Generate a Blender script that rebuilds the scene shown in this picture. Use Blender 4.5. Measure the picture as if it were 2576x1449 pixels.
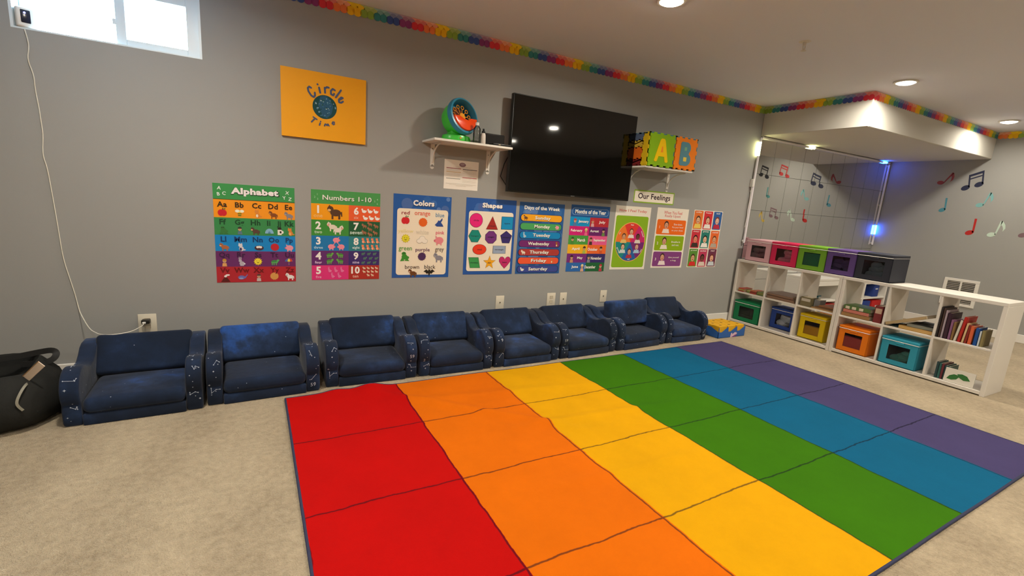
import bpy, bmesh, math, random
from mathutils import Vector, Matrix, Euler
PI = math.pi
random.seed(7)
sc = bpy.context.scene
for o in list(bpy.data.objects): bpy.data.objects.remove(o)
COL = sc.collection
def rnd(a, b): return random.uniform(a, b)

# ------------------------------------------------------------------ camera, world, exposure
RX = Vector((0.8822112792034477, -0.4654104669336346, 0.07138876742760372))
UX = Vector((0.026498100871727423, 0.20044930201194774, 0.9793456631716477))
FX = Vector((0.47010755098850315, 0.8620981235286034, -0.18917112864296387))
cam = bpy.data.cameras.new('camera'); camo = bpy.data.objects.new('camera', cam); COL.objects.link(camo)
m = Matrix.Identity(4)
for i in range(3):
    m[i][0] = RX[i]; m[i][1] = UX[i]; m[i][2] = -FX[i]
m[0][3], m[1][3], m[2][3] = -0.007, -3.5132, 1.24
camo.matrix_world = m
cam.sensor_fit = 'HORIZONTAL'; cam.sensor_width = 36.0; cam.lens = 36.0 * 1162.3 / 2576.0
cam.clip_start = 0.02; cam.clip_end = 200
sc.camera = camo

W = bpy.data.worlds.new('daylight'); sc.world = W; W.use_nodes = True
bg = W.node_tree.nodes['Background']
bg.inputs[0].default_value = (0.70, 0.88, 1.0, 1); bg.inputs[1].default_value = 50.0
sc.view_settings.view_transform = 'Standard'; sc.view_settings.look = 'None'
sc.view_settings.gamma = 1.0; sc.view_settings.use_curve_mapping = False
sc.view_settings.exposure = 0.0
LAMP_W = 27.0
LAMP_COL = (1.0, 0.93, 0.79)
LAMPS = [(-0.45, -1.30), (2.123, -1.29), (4.787, -1.36), (7.093, -1.36),
         (-0.45, -3.42), (2.0, -3.42), (4.2, -3.42), (6.9, -3.42),
         (0.9, -5.6), (4.6, -5.6)]

# ------------------------------------------------------------------ helpers
def lin(c):
    if isinstance(c, str):
        c = [int(c[i:i + 2], 16) / 255 for i in (0, 2, 4)]
    return tuple(x / 12.92 if x <= 0.04045 else ((x + 0.055) / 1.055) ** 2.4 for x in c)

MATS = {}
def mat(name, color='808080', rough=0.6, spec=0.4, metal=0.0, emit=None, es=0.0, trans=0.0, noise=0.0, nscale=40.0, bump=0.0, bscale=200.0, coat=0.0):
    if name in MATS: return MATS[name]
    M = bpy.data.materials.new(name); M.use_nodes = True
    nt = M.node_tree; b = nt.nodes['Principled BSDF']
    c = lin(color)
    b.inputs['Base Color'].default_value = (*c, 1)
    b.inputs['Roughness'].default_value = rough
    b.inputs['Specular IOR Level'].default_value = spec
    b.inputs['Metallic'].default_value = metal
    b.inputs['Coat Weight'].default_value = coat
    if emit is not None:
        b.inputs['Emission Color'].default_value = (*emit, 1); b.inputs['Emission Strength'].default_value = es
    if noise > 0:
        tc = nt.nodes.new('ShaderNodeTexCoord'); n = nt.nodes.new('ShaderNodeTexNoise'); n.inputs['Scale'].default_value = nscale
        n.inputs['Detail'].default_value = 4
        nt.links.new(tc.outputs['Object'], n.inputs['Vector'])
        r = nt.nodes.new('ShaderNodeMapRange'); r.inputs[3].default_value = 1 - noise; r.inputs[4].default_value = 1 + noise
        nt.links.new(n.outputs['Fac'], r.inputs[0])
        mx = nt.nodes.new('ShaderNodeVectorMath'); mx.operation = 'SCALE'; mx.inputs[0].default_value = c
        nt.links.new(r.outputs[0], mx.inputs['Scale']); nt.links.new(mx.outputs[0], b.inputs['Base Color'])
    if bump > 0:
        tc = nt.nodes.new('ShaderNodeTexCoord'); n = nt.nodes.new('ShaderNodeTexNoise'); n.inputs['Scale'].default_value = bscale
        n.inputs['Detail'].default_value = 3
        nt.links.new(tc.outputs['Object'], n.inputs['Vector'])
        bp = nt.nodes.new('ShaderNodeBump'); bp.inputs['Strength'].default_value = bump; bp.inputs['Distance'].default_value = 0.004
        nt.links.new(n.outputs['Fac'], bp.inputs['Height']); nt.links.new(bp.outputs[0], b.inputs['Normal'])
    MATS[name] = M
    return M

def print_mat(name, rough, spec=0.4):
    M = bpy.data.materials.new(name); M.use_nodes = True; nt = M.node_tree; b = nt.nodes['Principled BSDF']
    a = nt.nodes.new('ShaderNodeAttribute'); a.attribute_name = 'Col'
    nt.links.new(a.outputs['Color'], b.inputs['Base Color'])
    b.inputs['Roughness'].default_value = rough; b.inputs['Specular IOR Level'].default_value = spec
    MATS[name] = M
    return M
PRINT_GLOSS = print_mat('laminated_print', 0.32, 0.45)
PRINT_MATTE = print_mat('matte_print', 0.7, 0.25)

def clear_mat(name, tint, alpha, rough=0.05):
    M = bpy.data.materials.new(name); M.use_nodes = True; nt = M.node_tree; nt.nodes.clear()
    o = nt.nodes.new('ShaderNodeOutputMaterial'); t = nt.nodes.new('ShaderNodeBsdfTransparent'); g = nt.nodes.new('ShaderNodeBsdfGlossy')
    t.inputs[0].default_value = (*lin(tint), 1); g.inputs['Roughness'].default_value = rough
    lw = nt.nodes.new('ShaderNodeLayerWeight'); lw.inputs[0].default_value = alpha
    mx = nt.nodes.new('ShaderNodeMixShader')
    nt.links.new(lw.outputs['Fresnel'], mx.inputs[0]); nt.links.new(t.outputs[0], mx.inputs[1]); nt.links.new(g.outputs[0], mx.inputs[2])
    nt.links.new(mx.outputs[0], o.inputs[0]); MATS[name] = M
    return M

def finish(me, ang=0.6):
    for p in me.polygons: p.use_smooth = True
    me.set_sharp_from_angle(angle=ang)

def obj(name, bm, m, parent=None, ang=0.6):
    me = bpy.data.meshes.new(name)
    bm.normal_update(); bm.to_mesh(me); bm.free()
    for x in (m if isinstance(m, (list, tuple)) else [m]): me.materials.append(x)
    finish(me, ang)
    o = bpy.data.objects.new(name, me); COL.objects.link(o)
    if parent is not None: o.parent = parent
    return o

def tag(o, label, cat, group=None):
    o['label'] = label; o['category'] = cat
    if group: o['group'] = group
    return o
def thing(name, label, cat, loc=(0, 0, 0), rot=(0, 0, 0), group=None):
    o = bpy.data.objects.new(name, None); COL.objects.link(o); o.empty_display_size = 0.05
    o.location = loc; o.rotation_euler = rot
    return tag(o, label, cat, group)
def struct(o, label=None):
    o['kind'] = 'structure'
    if label: o['label'] = label
    return o
def dup(o, parent=None):
    c = o.copy(); COL.objects.link(c); c.parent = parent
    for k in list(o.children): dup(k, c)
    return c

def merge(bm, t):
    me = bpy.data.meshes.new('tmp'); t.to_mesh(me); t.free(); bm.from_mesh(me); bpy.data.meshes.remove(me)
    return bm
def BM(): return bmesh.new()
def box(bm, x0, x1, y0, y1, z0, z1, bev=0.0, seg=2, mx=None, mi=0):
    t = BM(); bmesh.ops.create_cube(t, size=1)
    bmesh.ops.scale(t, vec=(x1 - x0, y1 - y0, z1 - z0), verts=t.verts)
    bmesh.ops.translate(t, vec=((x0 + x1) / 2, (y0 + y1) / 2, (z0 + z1) / 2), verts=t.verts)
    if bev > 0: bmesh.ops.bevel(t, geom=list(t.edges), offset=bev, segments=seg, profile=0.5, affect='EDGES')
    if mx is not None: bmesh.ops.transform(t, matrix=mx, verts=t.verts)
    for f in t.faces: f.material_index = mi
    return merge(bm, t)
def cyl(bm, p0, p1, r0, r1=None, n=16, cap=True, mi=0):
    p0 = Vector(p0); p1 = Vector(p1); r1 = r0 if r1 is None else r1
    d = (p1 - p0); q = d.to_track_quat('Z', 'Y').to_matrix().to_4x4(); q.translation = (p0 + p1) / 2
    t = BM(); bmesh.ops.create_cone(t, cap_ends=cap, segments=n, radius1=r0, radius2=r1, depth=d.length)
    bmesh.ops.transform(t, matrix=q, verts=t.verts)
    for f in t.faces: f.material_index = mi
    return merge(bm, t)
def tube(bm, pts, r, n=8, closed=False, mi=0):
    pts = [Vector(p) for p in pts]; rings = []; N = len(pts)
    ref = Vector((0, 0, 1)); prev = None
    for i, p in enumerate(pts):
        a = pts[(i - 1) % N] if (closed or i > 0) else p; b = pts[(i + 1) % N] if (closed or i < N - 1) else p
        d = (b - a).normalized()
        if prev is None:
            u = d.cross(ref); 
            if u.length < 1e-3: u = d.cross(Vector((1, 0, 0)))
            u.normalize()
        else:
            u = (prev - d * prev.dot(d)).normalized()
        prev = u; v = d.cross(u)
        rr = r(i / (N - 1)) if callable(r) else r
        rings.append([bm.verts.new(p + (u * math.cos(2 * PI * k / n) + v * math.sin(2 * PI * k / n)) * rr) for k in range(n)])
    for i in range(N if closed else N - 1):
        A = rings[i]; B = rings[(i + 1) % N]
        for k in range(n):
            f = bm.faces.new((A[k], A[(k + 1) % n], B[(k + 1) % n], B[k])); f.material_index = mi
    if not closed:
        bm.faces.new(rings[0][::-1]); bm.faces.new(rings[-1])
    return bm
def lathe(bm, prof, n=24, mx=None, mi=0):
    t = BM(); rings = []
    for r, z in prof:
        if r < 1e-5: rings.append([t.verts.new((0, 0, z))])
        else: rings.append([t.verts.new((r * math.cos(2 * PI * k / n), r * math.sin(2 * PI * k / n), z)) for k in range(n)])
    for A, B in zip(rings, rings[1:]):
        for k in range(n):
            a0 = A[k % len(A)]; a1 = A[(k + 1) % len(A)]; b0 = B[k % len(B)]; b1 = B[(k + 1) % len(B)]
            vs = []
            for v in (a0, a1, b1, b0):
                if v not in vs: vs.append(v)
            if len(vs) > 2: t.faces.new(vs).material_index = mi
    if mx is not None: bmesh.ops.transform(t, matrix=mx, verts=t.verts)
    bmesh.ops.recalc_face_normals(t, faces=t.faces)
    return merge(bm, t)
def prism(bm, poly, mapf, d0, d1, bev=0.0, seg=2, mi=0):
    """poly 2D extruded: mapf(u, v, d) -> 3D"""
    t = BM()
    A = [t.verts.new(mapf(u, v, d0)) for u, v in poly]; B = [t.verts.new(mapf(u, v, d1)) for u, v in poly]
    n = len(poly); t.faces.new(A[::-1]); t.faces.new(B)
    for k in range(n): t.faces.new((A[k], A[(k + 1) % n], B[(k + 1) % n], B[k]))
    bmesh.ops.recalc_face_normals(t, faces=t.faces)
    if bev > 0:
        es = [e for e in t.edges if (e.verts[0] in A and e.verts[1] in A) or (e.verts[0] in B and e.verts[1] in B)]
        bmesh.ops.bevel(t, geom=es, offset=bev, segments=seg, profile=0.5, affect='EDGES')
    for f in t.faces: f.material_index = mi
    return merge(bm, t)
def arc(cx, cy, r, a0, a1, n, ry=None):
    ry = r if ry is None else ry
    return [(cx + r * math.cos(math.radians(a0 + (a1 - a0) * i / n)), cy + ry * math.sin(math.radians(a0 + (a1 - a0) * i / n))) for i in range(n + 1)]

# text outlines, cached as flat triangle lists (unit: bounding box normalised on placing)
TXT = {}
def text_geo(s, bold=0.0, res=2):
    k = (s, bold, res)
    if k not in TXT:
        cu = bpy.data.curves.new('t', 'FONT'); cu.body = s; cu.resolution_u = res; cu.offset = bold; cu.size = 1.0; cu.space_character = 1 + bold * 1.6
        ob = bpy.data.objects.new('t', cu); COL.objects.link(ob)
        me = bpy.data.meshes.new_from_object(ob)
        vs = [(v.co.x, v.co.y) for v in me.vertices]; fs = [tuple(p.vertices) for p in me.polygons]
        bpy.data.objects.remove(ob); bpy.data.curves.remove(cu); bpy.data.meshes.remove(me)
        TXT[k] = (vs, fs)
    return TXT[k]

class Print:
    """flat print on a sheet: normalised page coordinates (x right, y down), stacked in thin layers"""
    def __init__(s, O, U, V, w, h, N, lift=0.0006):
        s.O = Vector(O); s.U = Vector(U); s.V = Vector(V); s.N = Vector(N); s.w = w; s.h = h; s.parts = {}; s.cur = 'sheet'; s.z = 0.0; s.lift = lift; s.split = False; s.n = 0; s.k = 0; s.base = 'sheet'
    def part(s, n, split=False, stuff=False):
        s.base = n; s.split = split; s.stuff = getattr(s, 'stuff', set()); s.cur = n
        if stuff: s.stuff = s.stuff | {n}
        if split: s.item()
        return s
    def item(s):
        if s.split: s.n += 1; s.cur = s.base + '|%d' % s.n
    def up(s): s.z += s.lift; return s
    def P(s, x, y): return s.O + s.U * (x * s.w) + s.V * (y * s.h) + s.N * (s.z + s.k * 1.2e-5)
    def face(s, pts, col):
        s.k = (s.k + 1) % 48
        s.parts.setdefault(s.cur, []).append(([s.P(*p) for p in pts], [tuple(range(len(pts)))], lin(col)))
    def rect(s, x0, y0, x1, y1, col):
        if s.split == 3: s.item()
        s.face([(x0, y0), (x0, y1), (x1, y1), (x1, y0)], col)
    def rrect(s, x0, y0, x1, y1, r, col, n=5):
        rx = r / s.w; ry = r / s.h; pts = []
        for cx, cy, a in ((x1 - rx, y0 + ry, -90), (x1 - rx, y1 - ry, 0), (x0 + rx, y1 - ry, 90), (x0 + rx, y0 + ry, 180)):
            pts += [(cx + rx * math.cos(math.radians(a + 90 * i / n)), cy + ry * math.sin(math.radians(a + 90 * i / n))) for i in range(n + 1)]
        s.face(pts[::-1], col)
    def ell(s, x, y, rx, ry, col, a0=0, a1=360, n=18):
        rx /= s.w; ry /= s.h
        pts = [(x + rx * math.cos(math.radians(a0 + (a1 - a0) * i / n)), y + ry * math.sin(math.radians(a0 + (a1 - a0) * i / n))) for i in range(n + (a1 - a0 < 360))]
        if a1 - a0 < 360 and a1 - a0 != 180: pts.append((x, y))
        s.face(pts[::-1], col)
    def poly(s, x, y, sx, pts, col, rot=0):
        c, q = math.cos(rot), math.sin(rot)
        s.face([(x + sx * (a * c - b * q) / s.w, y + sx * (a * q + b * c) / s.h) for a, b in pts], col)
    def text(s, t, cx, cy, w, h, col, bold=0.0, rot=0.0, res=2):
        """cx, cy centre (page units); w, h in page units (w None keeps the letters' own proportions)"""
        vs, fs = text_geo(t, bold, res)
        if not vs: return
        if s.split == 1: s.item()
        x0 = min(v[0] for v in vs); x1 = max(v[0] for v in vs); y0 = min(v[1] for v in vs); y1 = max(v[1] for v in vs)
        s.k = (s.k + 1) % 48; H = h * s.h; k = H / (y1 - y0); kx = k if w is None else w * s.w / (x1 - x0)
        c, q = math.cos(rot), math.sin(rot); out = []
        for a, b in vs:
            a = (a - (x0 + x1) / 2) * kx; b = -(b - (y0 + y1) / 2) * k
            out.append(s.P(cx + (a * c - b * q) / s.w, cy + (a * q + b * c) / s.h))
        s.parts.setdefault(s.cur, []).append((out, [f for f in fs], lin(col)))
    def build(s, parent, m, names=None):
        for n, L in s.parts.items():
            st = n in getattr(s, 'stuff', ()); n = n.split('|')[0]
            me = bpy.data.meshes.new(n); V = []; F = []; C = []
            for vs, fs, col in L:
                b = len(V); V += [tuple(v) for v in vs]
                for f in fs: F.append(tuple(i + b for i in f)); C.append((col, len(f)))
            me.from_pydata(V, [], F)
            at = me.color_attributes.new('Col', 'FLOAT_COLOR', 'CORNER'); k = 0
            for col, cnt in C:
                for _ in range(cnt): at.data[k].color = (*col, 1); k += 1
            me.materials.append(m)
            o = bpy.data.objects.new(n, me); COL.objects.link(o); o.parent = parent
            if st: o['kind'] = 'stuff'
            if parent is not None: o.matrix_parent_inverse = Matrix.Translation(parent.location).inverted() if not any(parent.rotation_euler) else Matrix.Identity(4)

# small clip-art drawings, s = half size in metres
def icon(p, kind, x, y, s, c='884422', c2='ffffff', flip=1):
    E = lambda dx, dy, rx, ry, col, **k: p.ell(x + flip * dx * s / p.w, y + dy * s / p.h, rx * s, ry * s, col, **k)
    Q = lambda pts, col: p.poly(x, y, s, [(flip * a, b) for a, b in pts], col)
    z0 = p.z; st = lambda: p.up()
    if p.split: p.item()
    if kind == 'apple':
        E(-.3, .15, .62, .75, c); E(.3, .15, .62, .75, c); st(); Q([(-.08, -.5), (.08, -.5), (.25, -1), (.1, -1)], '5a3a1a'); Q([(.1, -.6), (.6, -1), (.7, -.75)], '3c8c3c')
    elif kind == 'bee':
        E(-.45, -.45, .5, .35, 'f4f0d8'); E(.5, -.45, .45, .35, 'f4f0d8'); st(); E(0, .3, .42, .62, 'e8c030'); st()
        Q([(-.4, .1), (.4, .1), (.4, .28), (-.4, .28)], '2a2418'); Q([(-.38, .5), (.38, .5), (.3, .68), (-.3, .68)], '2a2418')
    elif kind == 'beast':
        E(.1, .1, .72, .48, c); E(-.6, -.4, .42, .42, c); Q([(-.45, .2), (-.2, .2), (-.2, 1), (-.45, 1)], c); Q([(.45, .2), (.72, .2), (.72, 1), (.45, 1)], c)
        Q([(-.9, -.7), (-.7, -1), (-.55, -.7)], c); Q([(.75, 0), (.95, -.1), (1, .6), (.85, .6)], c); st(); E(-.75, -.25, .22, .18, c2); st(); E(-.6, -.5, .06, .08, '1a1410')
    elif kind == 'sit':
        E(.1, .4, .5, .6, c); E(-.1, -.45, .45, .4, c); Q([(-.5, -.6), (-.45, -1.05), (-.15, -.8)], c); Q([(.25, -.6), (.3, -1.05), (0, -.8)], c); E(.65, .65, .35, .15, c); st(); E(-.05, .5, .25, .38, c2)
    elif kind == 'rabbit':
        E(.1, .4, .55, .5, c); E(-.25, -.25, .35, .33, c); E(-.45, -.8, .12, .4, c); E(-.1, -.85, .12, .4, c); Q([(-.3, .6), (.5, .6), (.5, 1), (-.3, 1)], c); st(); E(.65, .5, .18, .18, c2)
    elif kind == 'bird':
        E(.15, .25, .7, .5, c); E(-.5, -.45, .3, .3, c); Q([(-.7, -.4), (-.3, -.4), (-.1, .3), (-.5, .3)], c); Q([(.6, .1), (1.05, -.25), (.9, .4)], c); st(); Q([(-.75, -.5), (-1.05, -.4), (-.75, -.32)], 'e88820')
    elif kind == 'sun':
        Q([((1.0 if i % 2 == 0 else .72) * math.cos(PI * i / 12), (1.0 if i % 2 == 0 else .72) * math.sin(PI * i / 12)) for i in range(24)][::-1], c); st(); E(0, 0, .68, .68, c2); st()
        E(0, .2, .3, .16, '6a5a10', a0=0, a1=180); E(-.25, -.15, .07, .1, '6a5a10'); E(.25, -.15, .07, .1, '6a5a10')
    elif kind == 'pig':
        E(.05, .05, .85, .68, c); Q([(-.5, .4), (-.25, .4), (-.25, 1), (-.5, 1)], c); Q([(.3, .4), (.55, .4), (.55, 1), (.3, 1)], c); Q([(-.7, -.4), (-.75, -.85), (-.35, -.6)], c); E(-.75, .1, .3, .28, c); st(); E(-.88, .12, .15, .17, c2)
    elif kind == 'turtle':
        E(.0, .1, .75, .55, c, a0=180, a1=360); E(.8, -.35, .3, .27, c2); Q([(.4, .1), (.7, -.4), (.9, -.2), (.65, .3)], c2); Q([(-.7, .1), (.75, .1), (.75, .35), (-.7, .35)], c2)
        for a in (-.6, -.2, .3): Q([(a, .3), (a + .22, .3), (a + .22, .85), (a, .85)], c2)
    elif kind == 'igloo':
        E(0, .55, .95, 1.2, c, a0=180, a1=360); st(); E(0, .55, .3, .55, c2, a0=180, a1=360)
        for yy in (-.25, .15): Q([(-.8, yy), (.8, yy), (.8, yy + .03), (-.8, yy + .03)], c2)
    elif kind == 'mug':
        Q([(-.5, -.4), (.4, -.4), (.4, .9), (-.5, .9)], c); E(.5, .2, .35, .4, c); Q([(-.4, -1), (.3, -1), (.4, -.4), (-.5, -.4)], c2); st(); E(.15, .2, .22, .3, c2)
    elif kind == 'nest':
        E(0, .2, 1, .6, c); st(); E(-.35, 0, .3, .28, c2); E(0, -.05, .3, .28, c2); E(.35, 0, .3, .28, c2)
    elif kind == 'whale':
        E(-.1, .1, .75, .5, c); Q([(.5, 0), (1.1, -.5), (.9, .1), (.6, .4)], c); Q([(.9, -.4), (1.2, -.75), (1.2, -.3)], c); st(); E(-.2, .35, .5, .2, c2)
    elif kind == 'umbrella':
        E(0, .1, .9, .8, c, a0=180, a1=360); st(); E(.35, .1, .45, .78, 'd04030', a0=180, a1=360); E(0, .1, .3, .78, c2, a0=180, a1=360); Q([(-.04, .1), (.04, .1), (.04, 1), (-.04, 1)], 'b0b0b0')
    elif kind == 'volcano':
        Q([(-1, 1), (1, 1), (.3, -.1), (-.3, -.1)], '5a1a18'); st(); E(0, -.4, .3, .25, c); E(.45, -.7, .45, .2, c)
    elif kind == 'person':
        Q([(-.5, 1), (.5, 1), (.4, .2), (-.4, .2)], c); E(0, -.3, .38, .45, 'd8a880'); st(); E(0, -.38, .44, .5, c2, a0=180, a1=360); st(); E(-.13, -.25, .05, .05, '2a1a14'); E(.13, -.25, .05, .05, '2a1a14'); E(0, -.08, .12, .06, 'a04840', a0=0, a1=180)
    elif kind == 'bat':
        Q([(-1, -.1), (-.5, -.5), (-.2, -.2), (-.15, -.55), (0, -.4), (.15, -.55), (.2, -.2), (.5, -.5), (1, -.1), (.65, 0), (.45, .3), (.2, .2), (0, .7), (-.2, .2), (-.45, .3), (-.65, 0)][::-1], c)
    elif kind == 'cloud':
        for d, col in ((0.06, 'b8b0a0'), (0, c)):
            E(-.5, .25, .45 + d, .35 + d, col); E(.45, .25, .5 + d, .35 + d, col); E(0, -.1, .5 + d, .5 + d, col); st()
    elif kind == 'burst':
        Q([((1.0 if i % 2 == 0 else .86) * math.cos(PI * i / 14), (1.0 if i % 2 == 0 else .86) * math.sin(PI * i / 14)) for i in range(28)][::-1], c)
    elif kind == 'shark':
        Q([(-1, .4), (-.5, -.1), (-.3, -.5), (.0, -.4), (.5, -1), (.55, -.6), (.25, -.1), (.6, .3), (.8, .7), (-.6, .7)][::-1], c)
    elif kind == 'frog':
        E(0, .1, .6, .55, c); E(-.15, -.55, .45, .38, c); E(.6, .25, .35, .3, c); Q([(-.9, 1), (-.5, .2), (0, .9)], c); Q([(0, .9), (.5, .3), (1, .95)], c); st(); E(-.3, -.6, .1, .1, '183018'); E(0, -.65, .1, .1, '183018')
    p.z = z0

def dup_parts_world(parent):  # bake helper: keep children where they were built in world space
    for c in parent.children: c.matrix_parent_inverse = Matrix.Translation(parent.location).inverted()

# ------------------------------------------------------------------ setting materials
wallM = mat('wall_paint', '9e9d99', 0.75, 0.25, noise=0.02, nscale=3.0, bump=0.08, bscale=350)
ceilM = mat('ceiling_paint', 'e4e4ec', 0.85, 0.2, bump=0.05, bscale=300)
whiteM = mat('white_trim', 'e6e1d8', 0.45, 0.4)
soffM = mat('soffit_paint', 'ccc8bf', 0.8, 0.2)
vinylM = mat('sky_tinted_vinyl', 'e0ecf2', 0.35, 0.45)  # white vinyl; the bluish tint paints window light spilling over the frame

def carpet_mat():
    M = bpy.data.materials.new('beige_carpet'); M.use_nodes = True; nt = M.node_tree; b = nt.nodes['Principled BSDF']
    tc = nt.nodes.new('ShaderNodeTexCoord')
    def noise(s, d, r=0.6):
        n = nt.nodes.new('ShaderNodeTexNoise'); n.inputs['Scale'].default_value = s; n.inputs['Detail'].default_value = d; n.inputs['Roughness'].default_value = r
        nt.links.new(tc.outputs['Object'], n.inputs['Vector']); return n
    n1 = noise(2.2, 4, .65); n2 = noise(30, 5, .72); n3 = noise(190, 2)
    w = nt.nodes.new('ShaderNodeTexWave'); w.inputs['Scale'].default_value = 0.55; w.inputs['Distortion'].default_value = 5.0; w.inputs['Detail'].default_value = 3; w.inputs['Detail Scale'].default_value = 1.3
    mp = nt.nodes.new('ShaderNodeMapping'); mp.inputs['Rotation'].default_value = (0, 0, 0.35)
    nt.links.new(tc.outputs['Object'], mp.inputs[0]); nt.links.new(mp.outputs[0], w.inputs[0])
    def addm(a, ka, bb, kb):
        m1 = nt.nodes.new('ShaderNodeMath'); m1.operation = 'MULTIPLY'; m1.inputs[1].default_value = ka; nt.links.new(a, m1.inputs[0])
        m2 = nt.nodes.new('ShaderNodeMath'); m2.operation = 'MULTIPLY_ADD'; m2.inputs[1].default_value = kb; nt.links.new(bb, m2.inputs[0]); nt.links.new(m1.outputs[0], m2.inputs[2])
        return m2.outputs[0]
    s = addm(n1.outputs[0], .30, n2.outputs[0], .52); s = addm(s, 1, w.outputs['Fac'], .08); s = addm(s, 1, n3.outputs[0], .17)
    r = nt.nodes.new('ShaderNodeValToRGB'); r.color_ramp.elements[0].position = .33; r.color_ramp.elements[1].position = .72
    r.color_ramp.elements[0].color = (*lin('96846a'), 1); r.color_ramp.elements[1].color = (*lin('d0bd9e'), 1)
    nt.links.new(s, r.inputs[0]); nt.links.new(r.outputs[0], b.inputs['Base Color'])
    b.inputs['Roughness'].default_value = 0.95; b.inputs['Specular IOR Level'].default_value = 0.1; b.inputs['Sheen Weight'].default_value = 0.15
    bp = nt.nodes.new('ShaderNodeBump'); bp.inputs['Strength'].default_value = 1.0; bp.inputs['Distance'].default_value = 0.016
    h = addm(n2.outputs[0], 1, n3.outputs[0], .6); nt.links.new(h, bp.inputs['Height']); nt.links.new(bp.outputs[0], b.inputs['Normal'])
    return M

H = 2.44; XL, XR, YB, YF = -3.4, 7.83, 0.0, -7.0
ZS = 2.128; SX = 4.938; SY = -1.0676
# window opening in the main wall
WX0, WX1, WZ0, WZ1 = -1.128, -0.305, 1.922, 2.30

bm = BM(); box(bm, XL - .15, XR + .15, YF - .15, YB + .2, -.12, 0); struct(obj('floor', bm, carpet_mat()), 'beige cut pile carpet')
bm = BM(); box(bm, XL - .15, XR + .15, YF - .15, YB + .2, H, H + .12); struct(obj('ceiling', bm, ceilM), 'flat painted ceiling')
bm = BM()
box(bm, XL - .15, WX0, 0, .2, 0, H); box(bm, WX1, XR + .15, 0, .2, 0, H); box(bm, WX0, WX1, 0, .2, 0, WZ0); box(bm, WX0, WX1, 0, .2, WZ1, H)
struct(obj('wall_back', bm, wallM), 'long grey wall behind the chairs and posters')
bm = BM(); box(bm, XR, XR + .15, YF - .15, 0, 0, H); struct(obj('wall_right', bm, wallM), 'grey wall with music note stickers')
bm = BM(); box(bm, XL - .15, XL, YF - .15, 0, 0, H); struct(obj('wall_left', bm, wallM))
bm = BM(); box(bm, XL, XR, YF - .15, YF, 0, H); struct(obj('wall_front', bm, wallM))
bm = BM(); box(bm, SX, XR, SY, 0, ZS, H, .006, 1); struct(obj('ceiling_soffit', bm, soffM), 'boxed ceiling drop over the mirror corner')
bm = BM(); box(bm, XL, XR, -.014, 0, 0, .092, .004, 1); struct(obj('baseboard_back', bm, whiteM))
bm = BM(); box(bm, XR - .014, XR, YF, -.014, 0, .10, .004, 1); struct(obj('baseboard_right', bm, whiteM))
bm = BM(); box(bm, XL, XL + .014, YF, -.014, 0, .095, .004, 1); struct(obj('baseboard_left', bm, whiteM))

# window_1: white sliding basement window set in the opening
win = bpy.data.objects.new('window_1', None); COL.objects.link(win); win.location = ((WX0 + WX1) / 2, .08, WZ0); struct(win, 'white sliding basement window')
def wpart(name, bm, m):
    o = obj(name, bm, m, win); o.matrix_parent_inverse = Matrix.Translation(win.location).inverted(); return o
bm = BM()   # jamb liner
box(bm, WX0, WX0 + .012, 0.0, .16, WZ0, WZ1); box(bm, WX1 - .012, WX1, 0.0, .16, WZ0, WZ1); box(bm, WX0 + .012, WX1 - .012, 0.0, .16, WZ0, WZ0 + .008); box(bm, WX0 + .012, WX1 - .012, 0.0, .16, WZ1 - .012, WZ1)
wpart('jamb', bm, vinylM)
bm = BM(); fx0, fx1, fz0, fz1 = WX0 + .012, WX1 - .012, WZ0 + .008, WZ1 - .012
box(bm, fx0, fx0 + .04, .09, .15, fz0, fz1, .004, 1); box(bm, fx0 + .04, fx1, .09, .15, fz1 - .03, fz1); box(bm, fx0 + .04, fx1, .09, .15, fz0, fz0 + .016); box(bm, fx1 - .02, fx1, .09, .15, fz0 + .016, fz1 - .03)
wpart('window_frame', bm, vinylM)
sx0 = -.705
for n_, q in (('sash_stile', (sx0, sx0 + .045, .02, .055, fz0, fz1)), ('sash_stile', (fx1 - .06, fx1, .02, .055, fz0, fz1)), ('sash_rail', (sx0 + .045, fx1 - .06, .021, .054, fz0, fz0 + .035)), ('sash_rail', (sx0 + .045, fx1 - .06, .021, .054, fz1 - .09, fz1)), ('latch', (sx0 - .012, sx0 + .004, .012, .0195, 2.03, 2.06))):
    bm = BM(); box(bm, *q, .002, 1); wpart(n_, bm, vinylM)
bm = BM(); box(bm, fx0 + .03, sx0 + .05, .115, .119, fz0 + .01, fz1 - .02); box(bm, sx0 + .04, fx1 - .05, .036, .040, fz0 + .03, fz1 - .08)
wpart('pane', bm, clear_mat('window_glass', 'f4fbff', 0.08))
bpl = bpy.data.lights.new('window_portal', 'AREA'); bpl.shape = 'RECTANGLE'; bpl.size = WX1 - WX0; bpl.size_y = WZ1 - WZ0; bpl.cycles.is_portal = True
bpo = bpy.data.objects.new('window_portal', bpl); COL.objects.link(bpo); bpo.location = ((WX0 + WX1) / 2, .17, (WZ0 + WZ1) / 2); bpo.rotation_euler = (-PI / 2, 0, 0)

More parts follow.
